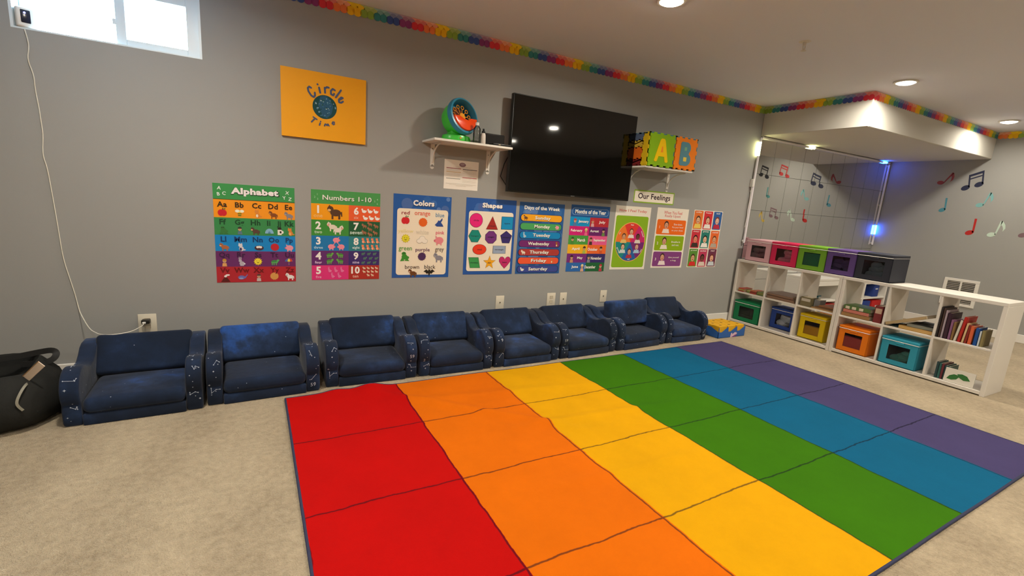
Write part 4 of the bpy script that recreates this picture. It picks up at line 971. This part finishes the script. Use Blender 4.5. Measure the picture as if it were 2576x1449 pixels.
done(p)

def bubbles(p, seed, hdr, base):
    R = random.Random(seed); z0 = p.z; p.part('bubble_print', 0, True); p.up()
    for _ in range(34):
        r = R.uniform(.012, .045); x = R.uniform(r / p.w, 1 - r / p.w); y = R.uniform(r / p.h, 1 - r / p.h)
        p.z = z0 + p.lift * (1 + .3 * R.random()); p.ell(x, y, r, r, R.choice(base), n=16)
    p.z = z0 + 2 * p.lift
# 3 colors
p = poster('Colors poster with a blue bubble border', 'poster', .850, 1.308, .578, 1.217)
p.part('background'); p.rect(0, 0, 1, 1, '1f58a4'); bubbles(p, 5, 0, ['3f70b4', '5c80bc', '2c62aa', '4a6aa8'])
p.part('panel'); p.rrect(.065, .165, .945, .965, .022, 'f2e4cc'); p.up()
p.part('title_outline'); p.text('Colors', .515, .098, .375, .074, '16305c', .075); p.up(); p.part('title_text'); p.text('Colors', .51, .094, .365, .068, 'f6f0ea', .05)
p.part('word_text', 1)
for s, x, y, c, w in (('red', .205, .215, 'a03040', .135), ('orange', .49, .228, 'e87058', .27), ('blue', .80, .225, '7098b8', .155), ('yellow', .215, .437, 'eedc98', .26), ('white', .50, .440, 'a8a090', .215), ('pink', .815, .445, 'e0607a', .155), ('green', .215, .655, '62a050', .225), ('purple', .515, .660, '6a4464', .25), ('grey', .815, .662, '66605c', .16), ('brown', .34, .868, '5a4840', .245), ('black', .655, .868, '4a4240', .20)):
    p.text(s, x, y, w, .044 if s in ('red',) else (.056 if any(q in s for q in 'gpy') else .05), c, .012)
p.up(); p.text('white', .50, .440, .205, .046, 'f2e4cc', 0)
p.part('picture', 2)
for kind, x, y, c, c2, k in (('apple', .205, .305, 'd4202c', '', .034), ('burst', .505, .325, 'e8651c', '', .036), ('shark', .80, .325, '2c4c94', '', .040), ('sun', .215, .525, 'd8c420', 'e8dc30', .036), ('cloud', .50, .535, 'f2e8d8', '', .045), ('pig', .80, .537, 'e88890', 'd06878', .041), ('frog', .205, .742, '3c9030', '', .038), ('burst', .505, .742, '4a2a5c', '', .034), ('beast', .80, .752, '8a8894', 'a0a0a8', .040), ('beast', .35, .945, '6a3e20', 'd8b090', .034), ('bat', .645, .938, '1c1a16', '', .047)):
    icon(p, kind, x, y - .004, k, c, c2)
done(p)
# 4 shapes
p = poster('Shapes poster with a blue bubble border, below the left end of the television', 'poster', 1.434, 1.893, .596, 1.226)
p.part('background'); p.rect(0, 0, 1, 1, '2456a4'); bubbles(p, 9, 0, ['3f6cb4', '5c78bc', '2f60ac', '4a66ac'])
p.part('panel'); p.rrect(.06, .165, .95, .955, .022, 'f0e4d0'); p.up()
p.part('title_outline'); p.text('Shapes', .515, .098, .41, .088, '16305c', .075); p.up(); p.part('title_text'); p.text('Shapes', .51, .094, .40, .082, 'f6f0ea', .05)
p.part('shape_print', 2)
def ngon(n, a0=0): return [(math.cos(a0 + 2 * PI * i / n), math.sin(a0 + 2 * PI * i / n)) for i in range(n)][::-1]
OUT = '2a2230'
def shp(x, y, s, pts, c):
    p.item(); z0 = p.z; p.poly(x, y, s * 1.05, pts, OUT); p.up(); p.poly(x, y, s, pts, c); p.z = z0
def star5(): return [((1 if i % 2 == 0 else .42) * math.sin(PI * i / 5), -(1 if i % 2 == 0 else .42) * math.cos(PI * i / 5)) for i in range(10)]
heart = [(0, 1), (-.55, .45), (-.95, -.1), (-.98, -.5), (-.75, -.82), (-.4, -.85), (-.12, -.68), (0, -.42), (.12, -.68), (.4, -.85), (.75, -.82), (.98, -.5), (.95, -.1), (.55, .45)]
shp(.205, .285, .056, ngon(28), 'e8207c'); shp(.525, .32, .062, [(0, -.95), (-.85, .75), (.85, .75)], 'a82a24'); shp(.83, .305, .056, [(-.95, -.92), (-.95, .92), (.95, .92), (.95, -.92)], '0f8ec4')
shp(.195, .49, .055, ngon(6), '128a7c'); shp(.515, .50, .054, ngon(8, PI / 8), '74307e'); shp(.825, .50, .056, ngon(5, -PI / 2), '38296e')
shp(.30, .665, .060, [(a, b * .70) for a, b in ngon(26)], 'ea3a1e'); shp(.70, .665, .058, [(-1, -.55), (-1, .55), (1, .55), (1, -.55)], '9aa8c0')
shp(.21, .84, .056, [(-.95, -.75), (-.62, .78), (.95, .78), (.62, -.75)], '3f9a52'); shp(.515, .84, .058, star5(), 'f2a91a'); shp(.83, .835, .054, heart, 'c42a6a')
p.up(); p.up(); p.part('word_text', 1)
for s, x, y, w in (('circle', .205, .285, .10), ('triangle', .525, .352, .13), ('square', .83, .315, .12), ('hexagon', .195, .49, .15), ('octagon', .515, .50, .13), ('pentagon', .825, .50, .15), ('oval', .30, .665, .09), ('rectangle', .70, .665, .18), ('rhombus', .21, .84, .15), ('star', .515, .842, .07), ('heart', .83, .835, .10)): p.text(s, x, y, w, .022, '201c2c', .01)
done(p)
# 5 days of the week
p = poster('Days of the Week poster with seven coloured pills', 'poster', 1.925, 2.388, .596, 1.222)
p.part('background'); p.rect(0, 0, 1, 1, '2a5c9c'); bubbles(p, 14, 0, ['4a78b0', '6484b8', '3868a4', '5a7cb4'])
p.part('title_outline'); p.text('Days of the Week', .50, .085, .80, .072, '17385e', .06); p.up(); p.part('title_text'); p.text('Days of the Week', .497, .081, .79, .068, 'f2eee4', .03)
DY = [('Sunday', 'f2a61c', '6a4428', 'beast', .14), ('Monday', '4aa25c', 'ec98a4', 'pig', .86), ('Tuesday', '0f84c0', 'a8c4d8', 'rabbit', .14), ('Wednesday', '74246c', 'a05a28', 'sit', .88), ('Thursday', 'b03a34', 'ecdcc8', 'beast', .14), ('Friday', 'ee5a34', 'd87840', 'sit', .80), ('Saturday', '3c4a94', 'ece8e4', 'bird', .14)]
for k, (n, c, ic, kind, ix) in enumerate(DY):
    y = .21 + k * .1205; z0 = p.z
    p.part('pill', 2); p.rrect(.03, y - .051, .97, y + .051, .030, '1c3468', 7); p.up(); p.rrect(.045, y - .045, .955, y + .045, .027, c, 7); p.up()
    p.part('day_text', 2); x = {0: .52, 1: .52, 2: .52, 3: .47, 4: .50, 5: .50, 6: .50}[k]; w = .043 * len(n) + .09; hh = .064
    p.text(n, x + .004, y + .008, w, hh, '1c2448', .05); p.up(); p.text(n, x, y + .004, w, hh - .004, 'f4eee2', .03)
    p.part('picture', 2); icon(p, kind, ix, y, .022, ic, 'f0d8c0'); p.z = z0
done(p)
# 6 months
p = poster('Months of the Year poster of twelve coloured boxes', 'poster', 2.460, 2.909, .611, 1.229)
p.part('background', 3); p.rect(0, 0, 1, .175, '1c5494'); 
MC = [('January', '0f90c8'), ('July', 'b82a34'), ('February', 'd01c74'), ('August', '6a2068'), ('March', '4a9a40'), ('September', 'e85a90'), ('April', 'f2b41c'), ('October', 'ee6a2c'), ('May', '78287a'), ('November', '342a6a'), ('June', '2a68b0'), ('December', '1c6438')]
for k, (n, c) in enumerate(MC): p.rect(.5 * (k % 2), .175 + .1375 * (k // 2), .5 + .5 * (k % 2), .175 + .1375 * (k // 2 + 1), c)
p.up(); p.part('title_text'); p.rrect(.035, .045, .965, .145, .022, 'b8d0e8', 6); p.up(); p.rrect(.041, .049, .959, .141, .020, '1c5494', 6); p.up(); p.text('Months of the Year', .5, .095, .79, .062, 'f2eee4', .03)
p.part('month_text', 1); p.z += p.lift
for k, (n, c) in enumerate(MC):
    r = k // 2; left = (k % 2 == 0); y = .175 + .1375 * (r + .5)
    x = {0: .335, 1: .82, 2: .18, 3: .64, 4: .32, 5: .80, 6: .20, 7: .64, 8: .33, 9: .76, 10: .22, 11: .62}[k]
    p.text(n, x, y, .030 * len(n) + .05, .048, 'f6f0e8', .035)
p.part('picture', 2)
for k, (x, c, c2) in enumerate([(.12, '5878a8', 'b04a50'), (.57, 'd8a0a8', 'c84048'), (.42, 'e8688a', 'e8c880'), (.88, '6a8a4a', '3a1a3a'), (.10, '4a8a3a', '2f5c28'), (.57, '4a3430', '6a3a34'), (.42, 'a8b850', '4a3018'), (.86, 'd85a2c', '38221a'), (.12, 'c8906a', '3c1c30'), (.56, '8a8894', '4a4450'), (.41, 'd8a88c', 'e8d8a0'), (.90, 'b83a4c', 'c02c3c')]):
    y = .175 + .1375 * (k // 2 + .5); icon(p, 'person', x, y + .008, .038, c, c2)
done(p)
# 7 how I feel today
def face(p, x, y, s, skin, hair, shirt):
    if p.split: p.item()
    z0 = p.z; p.poly(x, y, s, [(-.85, 1.25), (.85, 1.25), (.6, .55), (-.6, .55)], shirt); p.ell(x, y - .15 * s / p.h, .52 * s, .62 * s, hair, n=14); p.up(); p.ell(x, y, .42 * s, .52 * s, skin, n=14); p.up()
    p.ell(x - .16 * s / p.w, y - .08 * s / p.h, .06 * s, .05 * s, '2a1c18', n=8); p.ell(x + .16 * s / p.w, y - .08 * s / p.h, .06 * s, .05 * s, '2a1c18', n=8); p.ell(x, y + .22 * s / p.h, .16 * s, .08 * s, '9a3c38', n=10); p.z = z0
p = poster('How I Feel Today poster with a round feelings wheel on lime green', 'poster', 2.980, 3.434, .626, 1.252, edge='f0e6d6')
p.part('title_text'); p.text('How I Feel Today', .49, .075, .78, .052, 'd85a50', .012)
p.part('background'); p.rrect(.035, .15, .955, .965, .02, '8cb41e'); p.up()
p.part('wheel_rim'); R0 = .185; p.ell(.50, .56, R0 * 1.04, R0 * 1.06, 'f0b060', n=36); p.up(); p.part('wheel_segment', 2)
SEG = [('f07a2c', 180, 240), ('e03a30', 240, 300), ('c8246c', 300, 360), ('742a74', 0, 60), ('2462a4', 60, 120), ('1f8a84', 120, 180)]
for c, a, b in SEG: p.item(); p.ell(.50, .56, R0, R0 * 1.02, c, a0=a, a1=b, n=10)
p.up(); p.part('picture', 2)
FC = [('d8a078', '4a2c1c', 'e8c070'), ('e0b090', '6a3a28', 'e8dcd4'), ('6a4030', '2a1a14', 'e0d4c8'), ('e0b098', '8a4a34', 'a8c8dc'), ('d8a888', '5a2c24', 'b83040'), ('e0b898', '4a382c', 'd0d8d4')]
for (c, a, b), (s, h, sh) in zip(SEG, FC):
    m_ = math.radians((a + b) / 2); face(p, .50 + .105 / p.w * math.cos(m_), .56 + .10 / p.h * math.sin(m_), .048, s, h, sh)
p.up(); p.up(); p.up(); p.part('word_text', 1)
for s, m_, r in (('silly', 210, -1.0), ('happy', 270, 0), ('excited', 330, 1.05), ('mad', 30, -1.0), ('sad', 90, 0), ('grumpy', 150, 1.0)):
    a = math.radians(m_); p.text(s, .50 + .170 / p.w * math.cos(a), .56 + .170 / p.h * math.sin(a), None, .026, 'f8f0e8', .015, r)
done(p, PRINT_MATTE)
# 8 when you feel really upset
p = poster('When You Feel Really Upset poster with three numbered cards', 'poster', 3.522, 3.971, .640, 1.262, edge='f0e6d6')
p.part('title_text', 1); p.text('When You Feel', .50, .075, .58, .052, 'd8605c', .01); p.text('Really Upset', .50, .135, .50, .054, 'd8605c', .01)
for k, (c, n, L, sh) in enumerate([('ee6a14', '1', ['Slow down.', 'Put your hand', 'on your chest.'], 'f0dcd0'), ('8cac08', '2', ['Breathe in', 'and out.'], 'f0e4d0'), ('84407e', '3', ['Give yourself', 'a hug.'], 'f0dcd8')]):
    y0 = .19 + k * .268; y1 = y0 + .248; p.part('card', 2); p.rrect(.035, y0, .955, y1, .016, c); z0 = p.z; p.up(); p.part('picture', 2); face(p, .33, y0 + .10, .062, 'd8a080', '3a2218', sh); p.up(); p.up()
    p.part('word_text', 1); p.text(n, .12, y0 + .125, None, .045, 'f8e8dc', .02)
    for i, s in enumerate(L): p.text(s, .70, y0 + .125 + (i - (len(L) - 1) / 2) * .052, .024 * len(s) + .04, .032, 'f8ecdc', .012)
    p.z = z0
done(p, PRINT_MATTE)
# 9 nine feelings cards
CW_, CH_ = .150, .208
CC = [('silly', 'orange', 'e0702c', 'e0b088', '4a3020', 'e8c85c'), ('happy', 'red, in the top row', 'cc2c34', 'e0b090', '6a3020', 'e8e0d8'), ('sad', 'blue', '2c5c9c', 'e0b8a0', '7a3828', 'b82c40'),
      ('sleepy', 'red, in the middle row', 'c8303c', 'e0886a', '2c1614', '3a3028'), ('grumpy', 'teal', '24786c', 'e0b898', '1c1c20', 'f0e8e0'), ('scared', 'orange, in the middle row', 'e4682c', 'd8a078', '6a3a20', 'b0a090'),
      ('proud', 'green', '5a8c34', 'd0a078', '4a3020', 'd02c28'), ('excited', 'raspberry', 'b83858', '6a3c30', '241410', 'd8c8b8'), ('mad', 'plum', '6a3048', 'e0a888', '6a2824', 'c8d0d4')]
for k, (w, cn, c, sk, hr, sh) in enumerate(CC):
    x0 = 4.055 + (k % 3) * .1515 + rnd(-.002, .002); z1 = 1.266 - (k // 3) * .2075 + rnd(-.002, .002)
    p = poster('%s feelings card (%s) among the nine small cards' % (w, cn), 'card', x0, x0 + CW_, z1 - CH_, z1, name='feelings_card', edge='f0e6d6')
    p.part('background'); p.rrect(.05, .03, .95, .97, .010, c); p.up(); p.part('word_text', 1); p.text(w, .5, .115, min(.62, .11 * len(w) + .05), .075, 'f8eee4', .02)
    p.part('picture', 2); face(p, .5, .53, .066, sk, hr, sh); done(p, PRINT_MATTE)
# Our Feelings sign
p = poster('Our Feelings sign with a lime green border, under the right wall shelf', 'sign', 3.182, 3.728, 1.292, 1.416, edge='f0e6d6', name='wall_sign')
p.part('border'); p.rect(0, 0, 1, 1, '92b43c'); p.up(); p.part('panel'); p.rect(.022, .10, .978, .90, 'f4ead8'); p.up(); p.part('word_text', 1); p.text('Our Feelings', .5, .52, .80, .58, '38242c', .02); done(p, PRINT_MATTE)
# notice sheet
p = poster('white letter size notice with red and grey lines under the left wall shelf', 'notice', 1.236, 1.524, 1.281, 1.505, edge='f0e8dc', name='notice_sheet')
p.part('logo_print'); p.ell(.52, .145, .028, .016, '8a6a74'); p.up(); p.ell(.52, .140, .020, .009, 'b09aa2'); p.up(); p.rect(.44, .150, .60, .162, '7a5a66')
p.part('rule_line', 3)
for x0, y0, x1, c in ((.06, .275, .48, '9a3844'), (.53, .285, .96, '5a4648'), (.06, .40, .48, 'd8b888'), (.06, .625, .47, '9a9890'), (.53, .565, .96, 'b83844')): p.rect(x0, y0, x1, y0 + .020, c)
p.part('fine_text', 0, True)
R = random.Random(2)
def greek(x0, y, x1, c, h=.010):
    x = x0
    while x < x1 - .01:
        w = R.uniform(.015, .045); p.rect(x, y, min(x + w, x1), y + h, c); x += w + .008
greek(.25, .215, .80, 'd0c4bc'); greek(.32, .24, .74, 'd4c8c0')
for y in (.33, .36): greek(.06, y, .46, 'dcd4c6')
for y in (.455, .485, .515, .545): greek(.06, y, .46, 'dcd4c6'); greek(.53, y - .12, .94, 'dcd4c6')
for y in (.67, .70, .73, .62): greek(.53, y, .94, 'dcd4c6')
greek(.06, .80, .94, 'c8c0b0'); greek(.15, .84, .85, 'ccc4b4'); greek(.35, .875, .65, 'ccc4b4'); done(p, PRINT_MATTE)
# Circle Time canvas
p = poster('orange canvas painted with a globe and the words Circle Time', 'canvas', .111, .640, 1.539, 1.965, th=.018, edge='f0a010', name='canvas')
MATS['paper_f0a010'].node_tree.nodes['Principled BSDF'].inputs['Base Color'].default_value = (*lin('f2a402'), 1)
p.part('painted_globe'); R = random.Random(11); gx, gy, gr = .497, .502, .076
p.ell(gx, gy, gr, gr, '1c4a4c', n=36); p.up(); p.poly(gx, gy, gr, [(-.35, -.85), (.1, -.95), (.5, -.6), (.7, -.1), (.55, .5), (.2, .9), (-.2, .8), (-.35, .3), (-.55, -.1), (-.45, -.5)][::-1], '2c5a78'); p.up()
p.part('paint_dabs', 0, True)
for _ in range(70):
    a = R.uniform(0, 2 * PI); rr = gr * .88 * math.sqrt(R.random()); s = R.uniform(.002, .006); p.z += .00001
    p.ell(gx + rr * math.cos(a) / p.w, gy + rr * math.sin(a) / p.h, s, s * R.uniform(.5, 1), R.choice(['3a6a88', '5a86a0', '7aa0b4', '2a5a48', '4a7a94', 'a8c0c4', '1c4440']), n=8)
p.part('painted_letter', 2)
def brush(pts, w, col='4c5878'):   # painted strokes with rounded ends
    for (a, b), (c, d) in zip(pts, pts[1:]):
        dx, dy = (c - a) * p.w, (d - b) * p.h; L = math.hypot(dx, dy) or 1; nx, ny = -dy / L * w / p.w, dx / L * w / p.h
        p.face([(a + nx, b + ny), (c + nx, d + ny), (c - nx, d - ny), (a - nx, b - ny)], col); p.z += .000005
    for a, b in pts: p.ell(a, b, w, w, col, n=10); p.z += .000005
def pxy(zx, zy):   # crop pixels (measured on the painting) to page coordinates
    x = (zx - 145 - (zy - 100) * .036) / 1365; y = (zy - 100 - (zx - 145) * .165) / (1110 - (zx - 145) * .075); return (x, y)
for S in ([(620, 445), (590, 425), (568, 450), (580, 500), (625, 565), (665, 590), (685, 565), (680, 520)], [(745, 440), (765, 520)], [(718, 388), (719, 389)], [(835, 440), (843, 520)], [(843, 450), (870, 430), (900, 440)], [(1000, 480), (965, 458), (935, 490), (940, 540), (975, 560), (990, 535)], [(1100, 480), (1020, 590)], [(1075, 630), (1135, 600), (1110, 590), (1070, 625), (1075, 665), (1110, 675), (1140, 655)]): p.item(); brush([pxy(*q) for q in S], .0058)
for S in ([(665, 905), (725, 945)], [(695, 925), (640, 985)], [(785, 975), (786, 976)], [(780, 1000), (768, 1035)], [(850, 1045), (862, 1015), (885, 1025), (890, 1040), (905, 1015), (925, 1045)], [(1010, 985), (985, 980), (975, 1005), (995, 1022), (1012, 1010)]): p.item(); brush([pxy(*q) for q in S], .0042)
done(p, PRINT_MATTE)

# ------------------------------------------------------------------ outlets, camera, cable
plM = mat('plate_plastic', 'ddd3bf', .4)
def plate(name, label, cat, x0, x1, z0, z1, kind):
    t = thing(name, label, cat, ((x0 + x1) / 2, 0, (z0 + z1) / 2)); w = (x1 - x0) / 2; h = (z1 - z0) / 2
    bm = BM(); box(bm, -w, w, -.005, 0, -h, h, .003, 2); obj('face_plate', bm, plM, t)
    bm = BM()
    if kind == 'coax': cyl(bm, (0, -.012, 0), (0, -.005, 0), .0045, n=12); obj('connector', bm, mat('connector_metal', '7a6a50', .35, metal=.8), t)
    elif kind == 'jack': box(bm, -.006, .006, -.0062, -.005, -.008, .008); obj('jack', bm, mat('jack_dark', '6a6458', .5), t)
    elif kind == 'duplex':
        for s in (-1, 1): box(bm, -.016, .016, -.0068, -.005, s * .021 - .013, s * .021 + .013, .003, 1)
        obj('receptacle', bm, mat('receptacle', 'c9bda6', .4), t)
    return t
t = plate('wall_outlet', 'square white outlet plate with the black charger behind the first chair', 'outlet', -.712, -.619, .255, .374, 'duplex')
plate('cable_plate', 'cable plate with metal connector, alone above the fifth chair', 'outlet', 1.755, 1.837, .286, .404, 'coax')
plate('wall_outlet', 'duplex outlet, wider of the two close plates above the sixth chair', 'outlet', 2.281, 2.374, .29, .412, 'duplex')
plate('cable_plate', 'narrow cable plate right of the duplex outlet', 'outlet', 2.424, 2.501, .291, .411, 'coax')
plate('cable_plate', 'cable plate above the chair with the bright blue patch', 'outlet', 2.900, 2.981, .30, .42, 'jack')
t = thing('usb_charger', 'black charger with a white plug in the left outlet', 'charger', (-.668, -.0072, .332))
bm = BM(); box(bm, -.021, .021, -.040, 0, -.011, .013, .004, 2); obj('body', bm, mat('charger_black', '23201c', .4), t)
bm = BM(); box(bm, -.014, .003, -.054, -.040, -.007, .004, .002, 1); obj('plug', bm, clipM, t)
cab = [(-1.072, -.012, 1.918), (-1.066, -.010, 1.875), (-1.064, -.008, 1.834), (-1.077, -.007, 1.774), (-1.058, -.007, 1.699), (-1.060, -.007, 1.629), (-1.053, -.007, 1.54), (-1.051, -.007, 1.458), (-1.049, -.007, 1.397), (-1.061, -.007, 1.291), (-1.048, -.007, 1.229), (-1.041, -.007, 1.101), (-1.035, -.007, .98), (-1.030, -.007, .858), (-1.025, -.007, .722), (-1.005, -.007, .60), (-.990, -.008, .511), (-.981, -.012, .44), (-.969, -.03, .397), (-.908, -.14, .333), (-.863, -.22, .332), (-.823, -.285, .335), (-.758, -.305, .337), (-.694, -.275, .340), (-.676, -.17, .333), (-.672, -.085, .326), (-.6735, -.0625, .3305)]
def smooth(pts, it=2):
    P = [Vector(q) for q in pts]
    for _ in range(it):
        Q = [P[0]]
        for a, b in zip(P, P[1:]): Q += [a * .75 + b * .25, a * .25 + b * .75]
        P = Q + [P[-1]]
    return P
bm = BM(); tube(bm, smooth(cab), .0024, 7); tag(obj('power_cable', bm, mat('cable_white', 'e2dccc', .5)), 'thin white power cable hanging from the camera down to the outlet', 'cable')
t = thing('security_camera', 'small white indoor camera with a blue light on the window sill', 'camera', (-1.083, .040, WZ0 + .009), (0, 0, .42))
bm = BM(); box(bm, -.037, .037, -.042, .03, 0, .098, .010, 3); obj('case', bm, clipM, t)
bm = BM(); box(bm, -.019, .017, -.0445, -.041, .022, .084, .003, 2); obj('lens_plate', bm, mat('lens_black', '1c2030', .2), t)
bm = BM(); cyl(bm, (-.004, -.0462, .070), (-.004, -.0440, .070), .0045, n=12); obj('status_light', bm, led((.10, .12, 1.0), 6.0), t)

# ------------------------------------------------------------------ black tote bag at the left
bagM = mat('bag_black', '232321', .8, .2, bump=.4, bscale=60, noise=.15, nscale=20)
t = thing('tote_bag', 'slouching black tote bag on the carpet beside the first chair', 'bag', (-1.22, -.50, 0))
bm = BM(); prof = [(.0, .0, 0), (.20, .17, 0), (.262, .245, .015), (.292, .280, .06), (.292, .280, .12), (.262, .255, .19), (.225, .215, .235), (.205, .19, .262), (.195, .18, .268), (.185, .17, .255), (.16, .15, .17), (.12, .10, .10), (0, 0, .09)]; rings = []; n = 40
for k, (a, b, z) in enumerate(prof):
    ring = []
    for i in range(n):
        q = 2 * PI * i / n; wob = 1 + .04 * math.sin(3 * q + 1 + z * 9) + .025 * math.sin(7 * q + z * 20)
        if a == 0: ring.append(None); continue
        e = .78; ca, sa = math.cos(q), math.sin(q)
        x = a * wob * math.copysign(abs(ca) ** e, ca); y = b * wob * math.copysign(abs(sa) ** e, sa)
        ring.append(bm.verts.new((x, y, z + (.012 * math.sin(2 * q + .4) + .006 * math.sin(5 * q)) * (z / .27) ** 2)))
    if a == 0: v = bm.verts.new((0, 0, z)); ring = [v] * n
    rings.append(ring)
for A_, B_ in zip(rings, rings[1:]):
    for i in range(n):
        vs = []
        for v in (A_[i], A_[(i + 1) % n], B_[(i + 1) % n], B_[i]):
            if v not in vs: vs.append(v)
        if len(vs) > 2: bm.faces.new(vs)
obj('body', bm, bagM, t, 1.3)
strapM = mat('bag_strap', '1c1b1a', .7)
def strap(pts, w, th=.003, m=strapM, name='handle'):
    P = smooth(pts, 2); b = BM(); prev = None
    for i, q in enumerate(P):
        d = (P[min(i + 1, len(P) - 1)] - P[max(i - 1, 0)]).normalized(); s = d.cross(Vector((.3, -1, .2))).normalized(); nn = s.cross(d).normalized()
        c = [b.verts.new(q + s * w * sx + nn * th * sn) for sx, sn in ((-1, -1), (1, -1), (1, 1), (-1, 1))]
        if prev:
            for k in range(4): b.faces.new((prev[k], prev[(k + 1) % 4], c[(k + 1) % 4], c[k]))
        prev = c
    return obj(name, b, m, t)
strap([(-.30, .0, .20), (-.20, .05, .262), (-.05, .09, .268), (.08, .10, .276), (.18, .10, .296), (.232, .09, .305), (.252, .075, .290), (.240, .06, .262), (.20, .05, .250), (.12, .07, .245)], .014)
strap([(.20, -.12, .215), (.21, -.195, .225), (.197, -.225, .19), (.190, -.236, .16), (.196, -.236, .14), (.208, -.232, .12)], .005, .002, mat('strap_trim', '8a8678', .5), 'zip_pull')
t2 = thing('folded_paper', 'folded white paper sticking out of the black bag', 'paper', (-1.018, -.635, .245), (.20, .80, -.25))
bm = BM(); box(bm, -.017, .017, -.002, .002, -.05, .110, .0008, 1); obj('sheet', bm, mat('cream_paper', 'e0ccb8', .6), t2)
bm = BM(); box(bm, -.0175, -.014, -.004, .0035, -.05, .110, .0008, 1); obj('fold_edge', bm, mat('tan_edge', '9a7850', .6), t2)

# ------------------------------------------------------------------ paper borders along the ceiling line
BC = ['3f9a3f'] and [('f6bc1a', 'ffe030'), ('8cac44', 'c4d088'), ('2f8488', 'a8ccc8'), ('34509a', 'a8acc8'), ('8a3276', 'c4a4b8'), ('dc2a3c', 'f4a898'), ('f07a3c', 'fcc0a0')]
PW = .610 / 7; BH = .074
def cluster_mesh(k):
    V = []; F = []; C = []; deep, pale = BC[k]
    def disc(x, z, r, lay, col, n=14):
        b = len(V); y = -.0012 - lay * .0006
        for i in range(n): V.append((x + r * math.cos(2 * PI * i / n), y, z + r * math.sin(2 * PI * i / n)))
        F.append(tuple(range(b, b + n))[::-1]); C.append((col, n))
    pl = lin(pale); dp = lin(deep); mixc = lambda t: tuple(a * (1 - t) + b * t for a, b in zip(pl, dp)); q = PW / 2; r = q * .60
    b = len(V); V.extend([(0, -.001, -BH + .012), (PW, -.001, -BH + .012), (PW, -.001, 0), (0, -.001, 0)]); F.append((b, b + 1, b + 2, b + 3)); C.append((mixc(.05 if k else .4), 4))
    if k == 0: r *= 1.08
    lay = 1
    for rr, (z, o, t_) in enumerate(((-BH + .022, 0, .95), (-BH + .042, .5, .45), (-BH + .060, 0, .05))):
        for c in range(2 if o == 0 else 2):
            x = q * (c + .5) + o * q * (1 if c == 0 else 1); x = x if x < PW + q * .3 else x - PW
            disc(x, min(z, -r - .0002), r, 3 - rr, mixc(t_))
    me = bpy.data.meshes.new('scallop_cluster'); me.from_pydata(V, [], F); at = me.color_attributes.new('Col', 'FLOAT_COLOR', 'CORNER'); j = 0
    for col, cnt in C:
        for _ in range(cnt): at.data[j].color = (*col, 1); j += 1
    me.materials.append(PRINT_MATTE); return me
CM = [cluster_mesh(k) for k in range(7)]
def border(label, O, ang, length, phase):
    t = thing('paper_border', label, 'border', O, (0, 0, ang), 'rainbow scalloped borders')
    n = int(length / PW + .5)
    for i in range(n):
        o = bpy.data.objects.new('scallop_cluster', CM[(i + phase) % 7]); COL.objects.link(o); o.parent = t; o.location = (i * PW * length / (n * PW), 0, 0)
border('rainbow scalloped paper border along the top of the long grey wall', (-.783, 0, H - .001), 0, SX + .783 - .002, 6)
border('rainbow scalloped paper border on the shaded side of the soffit', (SX, -.002, H - .001), -PI / 2, -SY, 1)
border('rainbow scalloped paper border along the lit front of the soffit', (SX, SY, H - .001), 0, XR - SX, 5)
border('rainbow scalloped paper border on the right wall past the soffit', (XR, SY - .01, H - .001), -PI / 2, 2.4, 6)

# ------------------------------------------------------------------ fire sprinkler
t = thing('fire_sprinkler', 'small white fire sprinkler head hanging from the ceiling', 'sprinkler', (3.305, -1.375, H))
spM = mat('sprinkler_white', 'd8d0c4', .35, .5)
bm = BM(); lathe(bm, [(0, -.003), (.022, -.004), (.036, -.001), (.038, 0)], 28); obj('cup_plate', bm, spM, t)
bm = BM(); lathe(bm, [(.011, -.003), (.011, -.022), (.007, -.026), (0, -.026)], 16)
for s in (-1, 1): tube(bm, [(s * .009, 0, -.02), (s * .013, 0, -.036), (s * .004, 0, -.055)], .0028, 6)
obj('frame_arms', bm, spM, t)
bm = BM(); lathe(bm, [(0, -.054), (.016, -.056), (.018, -.059), (0, -.060)], 20); obj('deflector', bm, spM, t)

print('objects', len(bpy.data.objects))
